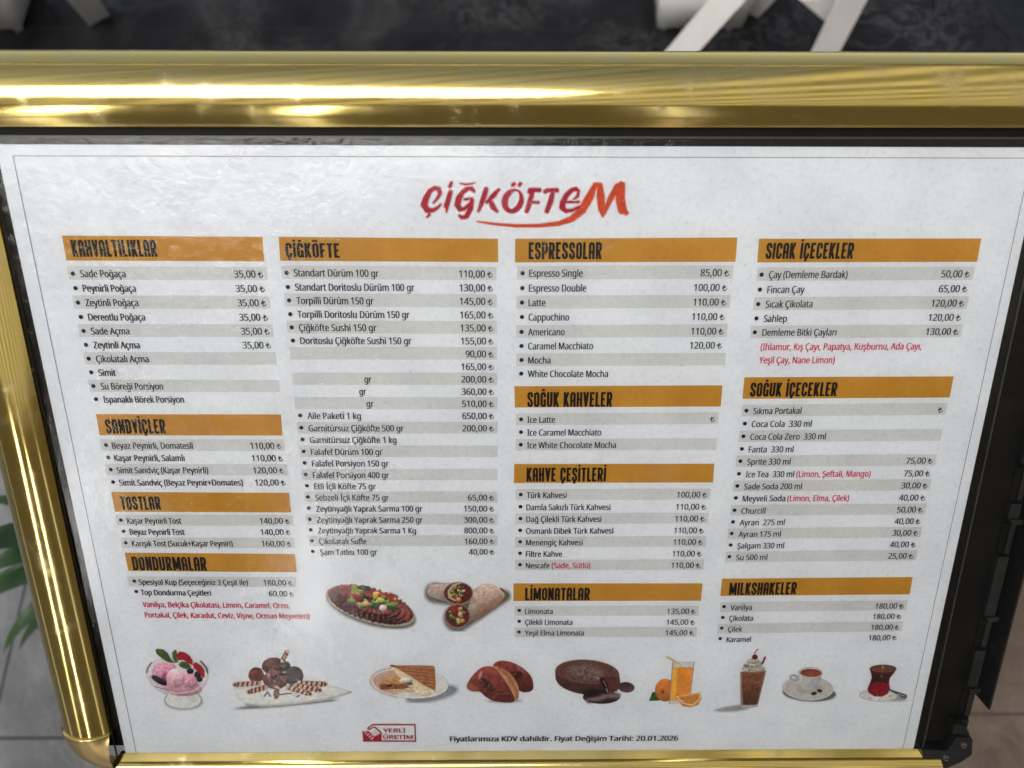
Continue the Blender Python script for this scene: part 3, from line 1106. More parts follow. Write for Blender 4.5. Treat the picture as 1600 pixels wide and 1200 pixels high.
section('SICAK İÇECEKLER', [(1186, 373), (1533, 372.5), (1526.5, 409), (1183, 410)], (1195.5, 404.3, 1331.5, 404, 24.8), [
    ('Çay (Demleme Bardak)', 1201, 1323, 434.7, '50,00 ₺', 1514, 433.2),
    ('Fincan Çay', 1198.4, 1256, 458, '65,00 ₺', 1510, 456.3),
    ('Sıcak Çikolata', 1195.7, 1268.5, 480.6, '120,00 ₺', 1505, 478.8),
    ('Sahlep', 1193, 1228.5, 503, '120,00 ₺', 1500.3, 500.9),
    ('Demleme Bitki Çayları', 1190.5, 1305.7, 524.6, '130,00 ₺', 1496, 523)],
    notes=[('(Ihlamur, Kış Çayı, Papatya, Kuşburnu, Ada Çayı,', 1188, 547, 1438.7, 546),
           ('Yeşil Çay, Nane Limon)', 1185.5, 567.6, 1303, 567.4)], bdx=11.3)
section('SOĞUK İÇECEKLER', [(1163, 589.5), (1490, 588), (1483.5, 621), (1160, 623)], (1171, 619.4, 1306, 618.6, 21.5), [
    ('Sıkma Portakal', 1176.5, 1251, 647, '₺', 1472, 644.5),
    ('Coca Cola  330 ml', 1174, 1267, 667.2, '', 1468, 665),
    ('Coca Cola Zero  330 ml', 1171.8, 1289, 687, '', 1464, 685),
    ('Fanta  330 ml', 1169.4, 1238.7, 706.8, '', 1460, 705),
    ('Sprite 330 ml', 1167, 1234, 725.9, '75,00 ₺', 1456, 724),
    ('Ice Tea  330 ml|(Limon, Şeftali, Mango)', 1164.8, 1359, 745.6, '75,00 ₺', 1452, 743.8, (1239.7, 1243.7)),
    ('Sade Soda 200 ml', 1162.3, 1252, 764.6, '30,00 ₺', 1448, 762.6),
    ('Meyveli Soda|(Limon, Elma, Çilek)', 1160, 1325.5, 783.3, '40,00 ₺', 1444.4, 781.7, (1226, 1229.7)),
    ('Churcill', 1158, 1195, 802.5, '50,00 ₺', 1440.5, 800.2),
    ('Ayran  275 ml', 1155.5, 1225, 820.8, '40,00 ₺', 1437, 818.2),
    ('Ayran 175 ml', 1153.5, 1219, 838.8, '30,00 ₺', 1433.2, 836.3),
    ('Şalgam 330 ml', 1151.8, 1224, 856.9, '40,00 ₺', 1429.4, 854.5),
    ('Su 500 ml', 1149.8, 1198, 875, '25,00 ₺', 1426, 872.2)], bdx=10.4)
section('MILKSHAKELER', [(1128, 904), (1426, 901.5), (1421, 928.5), (1125.5, 931)], (1138.5, 929.3, 1243, 928.2, 19), [
    ('Vanilya', 1141, 1174, 953, '180,00 ₺', 1411, 950.2),
    ('Çikolata', 1139, 1176, 970, '180,00 ₺', 1407, 966.5),
    ('Çilek', 1137.3, 1159, 986.6, '180,00 ₺', 1404, 983.2),
    ('Karamel', 1135, 1172.5, 1003, '180,00 ₺', 1400, 999.6)], bdx=9.8)

# footer line and the local product badge
M = Mesh()
put_text(M, 'Fiyatlarımıza KDV dahildir. Fiyat Değişim Tarihi: 20.01.2026', PX(703.5, 1158), PX(1059, 1156.8),
         float(np.linalg.norm(PX(880, 1157) - PX(880, 1149.4))), weight=.06)
M.build('footer_text', TEXT, menu)
c = zoomed(555, 1120, 14.55, 120, 1440, 120, 600, .4)
RB = (166, 22, 42)
c.paint(c.stroke([(395, 172), (1358, 175), (1370, 548), (190, 545)], 15), RB)
c.paint(c.stroke([(395, 172), (290, 250), (300, 278), (340, 275), (415, 228), (455, 235), (590, 352)], 13), RB)
c.paint(c.poly([(163, 295), (200, 338), (262, 312), (300, 318), (345, 350), (400, 415), (440, 440), (520, 400), (598, 350), (605, 548), (182, 548)]), RB)
for a, b2 in (((232, 372), (262, 345)), ((274, 414), (312, 380)), ((322, 456), (362, 420)), ((366, 500), (408, 460)),
              ((392, 345), (448, 428)), ((438, 310), (505, 398)), ((478, 288), (548, 362))):
    c.paint(c.stroke([a, b2], 13), (232, 205, 212))
badge = c.build('handshake_badge', menu, Z2)
M = Mesh()
REDB, _, _ = mat('badge_red_ink', ink(150, 20, 45), .55, 0, .15)
put_text(M, 'YERLİ', PX(555 + 640 / 14.55, 1120 + 345 / 14.55), PX(555 + 1145 / 14.55, 1120 + 345 / 14.55), .0025, Z3, .05)
put_text(M, 'ÜRETİM', PX(555 + 645 / 14.55, 1120 + 497 / 14.55), PX(555 + 1308 / 14.55, 1120 + 497 / 14.55), .0025, Z3, .05)
M.build('badge_text', REDB, badge)

# --- logo
c = zoomed(600, 260, 3.81, 200, 1480, 70, 380, .45)
RD, OR = (150, 10, 38), (184, 64, 26)
HALO = (244, 214, 216)
L = [
    [(334, 160, 11), (325, 134, 13), (300, 128, 11), (272, 148, 14), (250, 190, 18), (240, 228, 20), (256, 260, 16), (290, 262, 12), (318, 247, 9), (338, 226, 5)],
    [(334, 160, 11), (318, 190, 8), (296, 216, 5)],
    [(268, 276, 7), (270, 288, 8), (256, 302, 5)],
    [(402, 97, 9), (392, 120, 10)],
    [(396, 152, 13), (380, 208, 15), (372, 270, 5)], [(364, 216, 4), (366, 240, 9)],
    [(457, 101, 3), (490, 108, 6), (520, 104, 5), (541, 97, 3)],
    [(538, 148, 8), (522, 132, 12), (500, 130, 12), (468, 152, 14), (446, 190, 18), (437, 228, 17), (452, 256, 13), (480, 252, 10), (520, 215, 8)],
    [(524, 200, 12), (514, 252, 16), (492, 298, 13), (466, 306, 11), (450, 294, 8)], [(480, 196, 6), (525, 192, 8)],
    [(608, 136, 14), (590, 195, 15), (563, 266, 8)], [(682, 138, 9), (655, 170, 14), (612, 212, 10)], [(630, 196, 12), (648, 240, 16), (672, 266, 9)],
    [(774, 104, 11), (768, 112, 11)], [(812, 103, 11), (806, 111, 11)],
    [(868, 152, 13), (870, 140, 12), (926, 141, 12)], [(885, 148, 12), (868, 215, 15), (850, 266, 12)], [(876, 212, 8), (918, 214, 9)],
    [(960, 150, 12), (972, 142, 12), (1030, 142, 13)], [(1006, 150, 12), (990, 212, 16), (970, 266, 13)],
    [(1158, 146, 10), (1142, 134, 12), (1118, 140, 12), (1088, 168, 15), (1066, 210, 18), (1060, 244, 17), (1082, 266, 12), (1120, 262, 10), (1164, 238, 6)],
    [(1158, 146, 10), (1152, 178, 8), (1130, 196, 5)], [(1082, 212, 7), (1158, 212, 8)],
]
OL = [[(556, 328, 4), (650, 342, 7), (780, 353, 9), (920, 353, 10), (1040, 340, 13), (1120, 312, 18), (1180, 258, 24), (1222, 185, 24), (1256, 112, 14)],
      [(1254, 108, 12), (1284, 112, 16), (1290, 185, 24), (1296, 255, 20), (1302, 294, 8)],
      [(1308, 280, 10), (1346, 196, 16), (1390, 120, 20), (1424, 104, 10)],
      [(1412, 112, 22), (1406, 190, 27), (1418, 258, 26), (1440, 276, 14), (1452, 274, 4)]]
for st in L + OL:
    c.paint(c.stroke([(x, y, rr + 6) for x, y, rr in st]), HALO, .55, 9)
ring = np.maximum(c.ell(766, 206, 64, 74, 20), -c.ell(772, 200, 30, 56, 22))
c.paint(ring - 6, HALO, .5, 9)
for st in OL:
    c.fill(c.stroke(st), OR, .12, 12, 4)
for st in L:
    c.fill(c.stroke(st), RD, .12, 12, 5)
c.fill(ring, RD, .12, 12, 5)
c.build('logo', menu, Z2, sat=1, gain=1)

# --- printed food pictures
P = lambda *a: [tuple(p) for p in a]
rs = np.random.RandomState(5)
# pink ice cream in a glass bowl
c = zoomed(215, 1005, 10.91, 60, 1290, 60, 1180)
c.paint(c.ell(790, 1000, 330, 140), (175, 178, 178), .5, 60)
c.fill(c.ell(780, 960, 318, 160), (214, 215, 212), .06, 60, 2)
c.paint(np.abs(c.ell(780, 960, 312, 158)) - 8, (150, 152, 150), .8)
c.paint(np.abs(c.ell(782, 945, 270, 120)) - 6, (228, 228, 226), .8)
c.fill(c.ell(672, 530, 535, 285, 6), (216, 214, 220), .06, 50, 3)
c.fill(c.poly(P((150, 540), (230, 690), (330, 790), (480, 870), (700, 905), (930, 890), (1080, 810), (1170, 690), (1205, 540))), (206, 192, 198), .1, 60, 4)
c.ball(770, 760, 330, 135, (204, 150, 168), 40, .12, 3, 3, .15)
for p0 in (((165, 490), (180, 410), (235, 335)), ((1195, 500), (1180, 420), (1080, 305))):
    c.paint(c.stroke(p0, 15), (105, 102, 108), .85, 16)
c.ball(420, 480, 170, 160, (224, 165, 186), 30, .2, 5, 0, .2)
c.ball(540, 440, 120, 110, (222, 150, 175), 26, .25, 6, 0, .2)
c.ball(470, 590, 60, 90, (165, 70, 115), 26, .25, 6, 0, .3)
c.ball(900, 620, 140, 135, (224, 165, 184), 24, .25, 7, 0, .25)
c.ball(650, 590, 158, 165, (234, 188, 200), 28, .17, 8, 0, .25)
c.paint(c.stroke(P((620, 640), (640, 700), (690, 740)), 9), (180, 90, 125), .7, 14)
c.paint(c.stroke(P((800, 560), (775, 640), (790, 700)), 9), (185, 100, 130), .7, 14)
c.ball(370, 630, 150, 50, (38, 38, 50), 22, .5, 9, 30, .4)
c.ball(1030, 530, 60, 60, (44, 40, 52), 22, .6, 10, 0, .5)
c.ball(1060, 610, 50, 45, (38, 32, 44), 22, .6, 11, 0, .5)
c.ball(900, 470, 60, 50, (40, 32, 44), 22, .6, 12, 0, .5)
c.fill(c.poly(P((670, 180), (720, 140), (800, 150), (890, 210), (945, 300), (935, 370), (860, 330), (780, 280), (700, 290), (665, 240))), (172, 24, 42), .35, 22, 13)
c.fill(c.poly(P((940, 340), (1000, 325), (1090, 380), (1140, 450), (1150, 560), (1110, 590), (1060, 500), (960, 420))), (176, 28, 42), .35, 22, 14)
c.fill(c.poly(P((700, 350), (760, 300), (860, 320), (920, 400), (880, 440), (800, 430), (720, 390))), (72, 92, 48), .5, 26, 15)
c.fill(c.poly(P((305, 110), (340, 92), (440, 105), (510, 160), (560, 250), (640, 330), (570, 330), (480, 300), (400, 240), (330, 180))), (66, 88, 40), .35, 26, 16)
c.fill(c.poly(P((590, 160), (640, 105), (668, 130), (670, 220), (700, 320), (640, 330), (605, 260))), (78, 104, 48), .35, 26, 17)
c.paint(c.stroke(P((160, 560), (320, 720), (480, 800), (640, 850), (800, 840), (980, 800), (1120, 690), (1190, 560)), 10), (226, 216, 220), .85, 14)
c.paint(c.stroke(P((300, 730), (420, 770), (540, 800)), 8), (110, 95, 105), .8, 12)
c.build('food_picture', menu, label='printed picture of pink ice cream with strawberries in a glass bowl')

# chocolate ice cream with striped wafer rolls
c = zoomed(340, 1005, 7.27, 90, 1560, 60, 760)
c.paint(c.ell(780, 690, 560, 26, -5), (120, 124, 122), .75, 40)
c.fill(c.poly(P((190, 520), (330, 500), (1240, 470), (1520, 545), (1480, 575), (1250, 640), (900, 690), (520, 715), (320, 690), (230, 620))), (216, 218, 216), .05, 50, 2)
c.paint(c.stroke(P((330, 690), (520, 705), (900, 680), (1250, 628), (1510, 553)), 10), (158, 162, 160), .8, 24)
for p0 in (((530, 600), (570, 550), (600, 600)), ((700, 580), (840, 566)), ((900, 605), (930, 590))):
    c.paint(c.stroke(p0, 7), (40, 26, 28), .9)
c.ball(870, 370, 105, 110, (58, 40, 40), 26, .5, 3)
c.ball(440, 360, 88, 88, (112, 52, 44), 22, .45, 4, 0, .3)
c.ball(640, 260, 135, 100, (92, 42, 38), 20, .55, 5, 0, .3)
c.ball(770, 260, 60, 60, (54, 34, 34), 20, .5, 6)
c.ball(660, 410, 145, 110, (112, 54, 46), 26, .4, 7, 0, .35)
c.paint(c.stroke(P((650, 385), (690, 355), (770, 350)), 16), (36, 22, 24), .9, 14)
c.paint(c.stroke(P((600, 340), (625, 380), (615, 450)), 7), (40, 24, 24), .9, 8)
c.paint(c.stroke(P((400, 300), (420, 280), (500, 290)), 8), (40, 24, 24), .7, 10)
c.paint(c.ell(580, 360, 22, 18), (190, 140, 125), .7, 20)


def wafer(c, a, b2, rr, n=4, tip=True):
    a, b2 = np.array(a, float), np.array(b2, float)
    c.fill(c.stroke(P(a, b2), rr), (205, 160, 132), .2, 12, 3)
    d = (b2 - a) / np.linalg.norm(b2 - a)
    nn = np.array([-d[1], d[0]])
    for k in range(n):
        m = a + (b2 - a) * (k + .35) / n
        sd = np.maximum(c.stroke(P(m - nn * rr * .9 + d * 9, m + nn * rr * .9 - d * 6), rr * .36), c.stroke(P(a, b2), rr))
        c.paint(sd, (84, 34, 32))
    if tip:
        c.paint(c.ell(b2[0], b2[1], rr * .8, rr * .8), (196, 150, 120))
        c.paint(c.ell(b2[0], b2[1], rr * .5, rr * .55), (48, 26, 22))


wafer(c, (740, 190), (790, 100), 26, 3, False)
wafer(c, (470, 450), (200, 470), 28, 5)
wafer(c, (540, 500), (360, 550), 30, 4)
wafer(c, (930, 450), (1220, 465), 30, 5)
wafer(c, (890, 480), (1160, 530), 30, 5)
wafer(c, (800, 500), (1050, 572), 30, 5)
wafer(c, (672, 510), (668, 605), 32, 3)
c.build('food_picture', menu, label='printed picture of chocolate ice cream with striped wafer rolls on a white plate')

# toasted sandwich and two glazed buns
c = zoomed(570, 1025, 5.714, 30, 850, 50, 420)
c.paint(c.ell(600, 340, 230, 60, -12), (142, 144, 156), .8, 60)
c.fill(c.ell(400, 240, 345, 135, 4), (214, 214, 212), .05, 50, 2)
c.paint(np.maximum(c.ell(400, 240, 345, 135, 4), c.X - 330 + (c.Y - 200) * .3), (196, 156, 138), .9, 60)
c.paint(np.abs(c.ell(400, 238, 335, 128, 4)) - 4, (235, 235, 232), .8, 8)
c.fill(c.poly(P((125, 245), (230, 165), (330, 190), (400, 270), (330, 300), (140, 295))), (206, 158, 104), .25, 14, 3)
for k in range(5):
    c.paint(c.stroke(P((150 + k * 42, 235 - k * 16), (230 + k * 40, 262 - k * 14)), 4), (150, 92, 52), .6, 6)
c.fill(c.poly(P((128, 250), (340, 245), (400, 275), (330, 300), (140, 298))), (150, 82, 50), .35, 14, 4)
c.ball(220, 262, 26, 10, (70, 34, 24))
c.fill(c.poly(P((150, 300), (330, 290), (450, 300), (430, 325), (300, 320))), (206, 178, 136), .2, 14, 4)
c.fill(c.poly(P((235, 82), (610, 85), (625, 100), (636, 250), (625, 320), (560, 300), (400, 180), (240, 100))), (176, 112, 72), .22, 16, 5)
for k in range(7):
    c.paint(c.stroke(P((290 + k * 12, 96 + k * 30), (618 + k * 2, 128 + k * 30)), 5), (120, 66, 42), .55, 8)
c.fill(c.poly(P((225, 95), (245, 85), (420, 185), (540, 265), (630, 310), (600, 350), (470, 352), (440, 300), (380, 240), (330, 200))), (226, 208, 172), .14, 16, 6)
c.ball(370, 218, 60, 28, (216, 214, 200), 14, .2, 7)
c.ball(400, 245, 30, 12, (96, 92, 86), 10, .3, 7)
c.paint(c.stroke(P((235, 85), (270, 90)), 9), (150, 60, 44))
c.ball(520, 330, 72, 26, (228, 214, 180), 14, .2, 8, 5, .15)
c.build('food_picture', menu, label='printed picture of a toasted cheese sandwich on a plate')

c = zoomed(570, 1025, 5.714, 890, 1530, 20, 430)
c.paint(c.ell(1250, 400, 150, 16), (150, 150, 152), .5, 30)
c.fill(c.soft(P((1130, 95), (1180, 40), (1290, 42), (1400, 95), (1480, 165), (1508, 240), (1500, 318), (1380, 325), (1300, 200))), (124, 52, 46), .28, 24, 2,
       k=1.25 - (c.Y - 50) / 420)
c.paint(c.ell(1395, 118, 50, 12, 38), (176, 108, 98), .55, 26)
for k in range(60):
    a, q = rs.uniform(0, 6.28), math.sqrt(rs.rand())
    c.paint(c.ell(1355 + math.cos(a) * q * 52, 172 + math.sin(a) * q * 46, 9, 5, rs.uniform(0, 180)), (36, 24, 24), .75, 6)
c.fill(c.soft(P((1130, 92), (1200, 92), (1300, 150), (1370, 250), (1380, 345), (1345, 408), (1270, 350), (1200, 200))), (200, 140, 98), .18, 22, 4)
c.paint(c.stroke(P((1200, 106), (1290, 186), (1352, 300), (1358, 372)), 12), (158, 94, 62), .75, 20)
c.fill(c.soft(P((905, 280), (925, 220), (975, 155), (1040, 98), (1115, 88), (1165, 100), (1240, 200), (1310, 310), (1352, 405), (1270, 418), (1140, 400), (1060, 350), (1030, 312), (950, 314))),
       (132, 58, 52), .22, 28, 5, k=1.3 - (c.Y - 90) / 520)
c.paint(c.soft(P((905, 280), (928, 225), (1000, 275), (1035, 315), (950, 312))), (172, 106, 66), .7, 34)
c.paint(c.ell(1030, 168, 13, 38, 18), (214, 164, 156), .8, 22)
c.paint(c.ell(1130, 130, 60, 16, 30), (170, 98, 88), .5, 30)
for k in range(90):
    a, q = rs.uniform(0, 6.28), math.sqrt(rs.rand())
    x, y = math.cos(a) * q * 84, math.sin(a) * q * 34
    c.paint(c.ell(1092 + x * .77 - y * .5, 255 + x * .6 + y * .8, rs.uniform(6, 11), 5, rs.uniform(0, 180)), ((40, 26, 26) if k % 4 else (110, 84, 74)), .75, 6)
c.paint(c.stroke(P((1140, 372), (1180, 338), (1290, 330)), 3), (190, 124, 104), .5, 10)
c.build('food_picture', menu, label='printed picture of two brown glazed buns with seeds')

# lava cake
c = zoomed(850, 1015, 6.154, 90, 890, 80, 540)
c.ball(790, 360, 80, 50, (74, 52, 54), 30, .15, 2, 5, -.4)
c.fill(np.minimum(np.minimum(c.ell(415, 220, 308, 122, 4), c.ell(425, 310, 308, 122, 6)), c.poly(P((107, 210), (722, 235), (735, 330), (112, 290)))), (88, 50, 48), .35, 12, 3,
       k=1.12 - (c.Y - 200) / 600)
c.fill(c.ell(415, 212, 300, 116, 4), (112, 66, 62), .2, 16, 4)
c.fill(c.ell(420, 212, 268, 98, 4), (100, 62, 56), .3, 14, 5)
c.paint(c.ell(395, 215, 170, 70, 4), (150, 132, 126), .8 * np.clip(c.noise(16, 6) * 2.2 - .45, 0, 1), 120)
c.paint(c.stroke(P((560, 270), (690, 270)), 5), (44, 20, 20))
c.paint(c.poly(P((490, 255), (545, 268), (550, 310), (530, 300))), (178, 150, 146), .9)
c.fill(c.poly(P((548, 275), (690, 275), (735, 330), (700, 400), (600, 400))), (98, 46, 42), .3, 12, 7)
c.ball(550, 455, 178, 64, (58, 36, 38), 40, .1, 8, 0, .1)
c.ball(480, 415, 110, 40, (34, 20, 22), 30, .2, 8, 0, .1)
c.paint(c.stroke(P((430, 490), (520, 470), (600, 440), (710, 440)), 24), (150, 118, 120), .8, 36)
c.paint(c.stroke(P((430, 492), (560, 508), (680, 482)), 8), (44, 26, 28), .8, 14)
c.paint(c.stroke(P((555, 290), (590, 340), (600, 400)), 26), (34, 16, 18), .95)
c.paint(c.stroke(P((570, 300), (598, 350)), 4), (190, 170, 170), .8)
c.paint(c.stroke(P((600, 375), (612, 405)), 6), (190, 180, 180), .8)
c.build('food_picture', menu, label='printed picture of a dark chocolate lava cake')

# orange juice
c = zoomed(850, 1015, 6.154, 990, 1530, 50, 570)
c.fill(c.poly(P((1010, 490), (1040, 410), (1080, 400), (1130, 460), (1110, 488))), (44, 84, 36), .4, 14, 2)
c.ball(1165, 388, 98, 108, (210, 118, 40), 18, .12, 3, 0, .25)
c.ball(1138, 400, 16, 18, (130, 78, 24), 8, .4)
c.fill(c.poly(P((1238, 118), (1442, 118), (1408, 440), (1400, 512), (1206, 516))), (206, 208, 210), .05, 30, 4, .9)
c.paint(c.stroke(P((1238, 118), (1206, 514)), 4), (130, 132, 134), .8)
c.paint(c.stroke(P((1442, 118), (1405, 430)), 4), (130, 132, 134), .8)
c.fill(c.poly(P((1240, 170), (1432, 168), (1402, 470), (1212, 490))), (222, 138, 34), .1, 30, 5, k=1.02 + (c.X - 1320) / 4000)
c.paint(c.poly(P((1240, 172), (1282, 170), (1262, 490), (1214, 492))), (244, 182, 50), .9, 22)
c.paint(c.poly(P((1410, 170), (1432, 168), (1402, 440), (1385, 440))), (232, 150, 60), .7, 18)
c.paint(c.stroke(P((1184, 70), (1305, 140), (1316, 168)), 7), (218, 190, 56))
c.fill(c.poly(P((1268, 448), (1390, 430), (1506, 412), (1512, 470), (1480, 530), (1410, 552), (1330, 540))), (216, 134, 42), .12, 14, 6)
c.fill(c.poly(P((1300, 455), (1496, 425), (1488, 480), (1440, 520), (1370, 515))), (204, 130, 38), .2, 10, 7)
c.paint(c.stroke(P((1275, 452), (1340, 512), (1430, 532), (1495, 470), (1503, 420)), 5), (240, 214, 170), .9)
c.paint(c.stroke(P((1270, 450), (1500, 416)), 5), (236, 200, 140), .8)
c.build('food_picture', menu, label='printed picture of a glass of orange juice with oranges')

# milkshake
c = zoomed(1110, 1005, 10.43, 40, 940, 60, 1150)
c.paint(c.poly(P((60, 1090), (230, 1045), (500, 1000), (620, 1060), (420, 1105), (150, 1110))), (150, 152, 154), .75, 70)
c.fill(c.poly(P((485, 460), (905, 440), (880, 560), (765, 1020), (640, 1050), (490, 1040))), (150, 122, 112), .1, 50, 2)
c.fill(c.poly(P((515, 470), (880, 460), (850, 600), (765, 980), (700, 1010), (530, 1005), (510, 700))), (118, 68, 46), .28, 40, 3, k=1.2 - (c.Y - 450) / 1100)
c.paint(c.poly(P((490, 1000), (770, 1000), (760, 1030), (640, 1055), (495, 1045))), (190, 180, 172), .8, 16)
for k in range(14):
    x, y = rs.uniform(540, 820), rs.uniform(500, 800)
    c.paint(c.stroke(P((x, y), (x + rs.uniform(20, 60), y - rs.uniform(-25, 40))), 7), ((176, 122, 92) if k % 2 else (84, 44, 32)), .6, 12)
c.ball(700, 410, 190, 62, (196, 190, 176), 22, .3, 4, 0, .2)
c.ball(700, 340, 140, 60, (188, 188, 170), 20, .35, 5, 0, .2)
c.ball(700, 290, 100, 40, (184, 182, 166), 20, .35, 6, 0, .2)
c.ball(580, 365, 45, 30, (120, 118, 114), 20, .35, 6, 0, .2, .8)
for k in range(40):
    x, y = rs.uniform(560, 840), rs.uniform(275, 440)
    c.paint(c.ell(x, y, 9, 6, rs.uniform(0, 180)), (112, 104, 92), .6)
c.ball(722, 222, 48, 40, (112, 22, 34), 20, .35, 7)
c.paint(c.stroke(P((716, 180), (735, 130), (772, 92)), 6), (122, 62, 72))
c.paint(c.stroke(P((845, 325), (890, 225)), 15), (136, 26, 42))
c.build('food_picture', menu, label='printed picture of a chocolate milkshake topped with cream and a cherry')

# Turkish coffee
c = zoomed(1210, 1030, 7.27, 70, 720, 60, 510)
c.paint(c.ell(395, 385, 300, 90, 3), (96, 96, 94), .9, 36)
c.fill(c.ell(380, 330, 288, 135, 3), (188, 187, 183), .06, 40, 2)
c.paint(np.abs(c.ell(382, 328, 280, 128, 3)) - 4, (206, 205, 202), .8, 10)
c.paint(c.ell(400, 330, 160, 60, 0), (164, 163, 160), .7, 50)
c.paint(np.abs(c.ell(225, 210, 45, 28, 15)) - 9, (158, 160, 160))
c.fill(c.poly(P((270, 150), (545, 150), (520, 230), (470, 320), (420, 350), (350, 348), (300, 310))), (186, 186, 186), .05, 30, 3, k=1.05 - (c.X - 300) / 1400)
c.fill(c.ell(408, 150, 138, 62, 2), (206, 202, 200), .04, 30, 3)
c.fill(c.ell(412, 153, 122, 47, 2), (150, 74, 44), .3, 26, 4)
c.paint(c.stroke(P((310, 140), (400, 115), (510, 140)), 8), (90, 48, 36), .7, 14)
c.ball(448, 385, 34, 18, (24, 20, 22), 10, .3, 5, -10)
c.ball(512, 355, 30, 18, (22, 18, 20), 10, .3, 5, 15)
c.build('food_picture', menu, label='printed picture of a white coffee cup and saucer')

# glass of tea
c = zoomed(1210, 1030, 7.27, 930, 1540, 40, 500)
c.paint(c.ell(1260, 425, 230, 40, 6), (160, 160, 154), .7, 50)
c.fill(c.ell(1180, 410, 215, 66, 2), (212, 213, 206), .06, 30, 2)
c.paint(np.abs(c.ell(1180, 412, 208, 60, 2)) - 4, (170, 172, 165), .7)
c.paint(c.ell(1090, 440, 26, 8, 10), (120, 130, 140), .5)
c.paint(c.ell(1310, 415, 26, 8, -10), (120, 130, 140), .5)
g = P((1078, 105), (1385, 105), (1360, 150), (1310, 210), (1300, 270), (1310, 330), (1285, 390), (1220, 422), (1130, 418), (1065, 375), (1055, 330), (1085, 265), (1105, 205), (1095, 150))
c.fill(c.poly(g), (70, 26, 30), .25, 24, 3)
c.fill(np.maximum(c.poly(P((1085, 275), (1298, 270), (1306, 330), (1280, 385), (1215, 412), (1135, 410), (1072, 370), (1064, 330))), 255 - c.Y), (146, 16, 32), .25, 24, 4, soft=16)
c.fill(c.ell(1232, 106, 152, 46), (84, 66, 62), .15, 24, 5)
c.fill(c.ell(1232, 114, 130, 30), (130, 70, 50), .2, 24, 6)
c.paint(c.stroke(P((1228, 70), (1230, 95)), 6), (210, 206, 206), .8)
c.paint(c.stroke(P((1215, 175), (1215, 200)), 7), (150, 130, 135), .8)
c.paint(c.stroke(P((1140, 262), (1250, 268)), 5), (190, 70, 80), .6)
c.paint(c.stroke(P((1270, 335, 10), (1310, 345, 7), (1380, 375, 12), (1480, 420, 24)), 9), (66, 62, 62))
c.paint(c.stroke(P((1400, 390), (1480, 415)), 6), (170, 166, 164), .9)
c.build('food_picture', menu, label='printed picture of a waisted glass of red tea')

# oval platter
c = zoomed(500, 900, 10, 60, 1540, 90, 830)
c.paint(c.ell(800, 510, 715, 250, 16.5), (110, 108, 100), .85, 80)
c.fill(c.ell(790, 465, 720, 255, 16.5), (168, 150, 132), .1, 60, 2)
c.fill(c.ell(792, 445, 690, 240, 16.5), (104, 40, 36), .3, 40, 3)
rs = np.random.RandomState(11)
ca, sa = math.cos(R(16.5)), math.sin(R(16.5))
for ring_r in (.92, .78, .64, .5):
    nn = int(40 * ring_r + 6)
    for k in range(nn):
        a = 2 * math.pi * k / nn + ring_r * 3
        x, y = 670 * ring_r * math.cos(a), 225 * ring_r * math.sin(a)
        x, y = 792 + x * ca - y * sa, 440 + x * sa + y * ca
        rot = math.degrees(a) + rs.uniform(-20, 20)
        c.ball(x, y, 62, 34, (118 + rs.randint(-20, 25), 44, 40), 18, .35, k + 3, rot % 180, .55, .95)
        c.paint(c.stroke(P((x - 22, y - 14), (x + 16, y - 8)), 7), (188, 116, 104), .55, 14)
        c.paint(c.stroke(P((x - 30, y + 22), (x + 30, y + 24)), 9), (52, 18, 20), .55, 14)
for k in range(34):
    x, y = rs.uniform(470, 1180), 0
    y = 200 + (x - 470) * .23 + rs.uniform(-30, 190)
    cl = [(150, 178, 60), (92, 132, 50), (46, 74, 40), (178, 186, 80), (120, 150, 52)][k % 5]
    c.ball(x, y, rs.uniform(40, 80), rs.uniform(20, 42), cl, 14, .45, k + 50, rs.uniform(-40, 40), .4)
c.fill(c.poly(P((480, 260), (510, 130), (550, 120), (590, 190), (620, 280), (540, 290))), (158, 172, 62), .3, 20, 5)
c.ball(700, 185, 110, 36, (58, 74, 44), 18, .5, 6, 8)
c.ball(600, 345, 130, 46, (150, 36, 44), 18, .45, 7, 32)
c.ball(900, 300, 80, 60, (206, 178, 60), 18, .25, 8, 20)
c.ball(960, 380, 80, 40, (176, 190, 74), 18, .25, 9, 20)
c.paint(c.stroke(P((920, 310), (960, 275), (1040, 290), (1120, 350), (1160, 410)), 24), (176, 46, 30), .9, 18)
c.paint(c.stroke(P((1100, 280), (1200, 320)), 24), (168, 30, 52), .8, 20)
c.ball(860, 470, 100, 36, (40, 78, 44), 18, .5, 10)
c.ball(1110, 440, 110, 32, (120, 160, 60), 18, .45, 12, -8)
c.ball(722, 430, 66, 44, (212, 172, 122), 24, .12, 11, 12)
c.ball(650, 450, 80, 34, (150, 166, 90), 18, .4, 15, 25)
c.ball(986, 494, 64, 54, (222, 212, 200), 30, .07, 13)
c.paint(np.abs(c.ell(986, 494, 60, 50)) - 4, (190, 110, 120), .7)
c.build('food_picture', menu, label='printed picture of an oval platter of raw meatballs with salad')

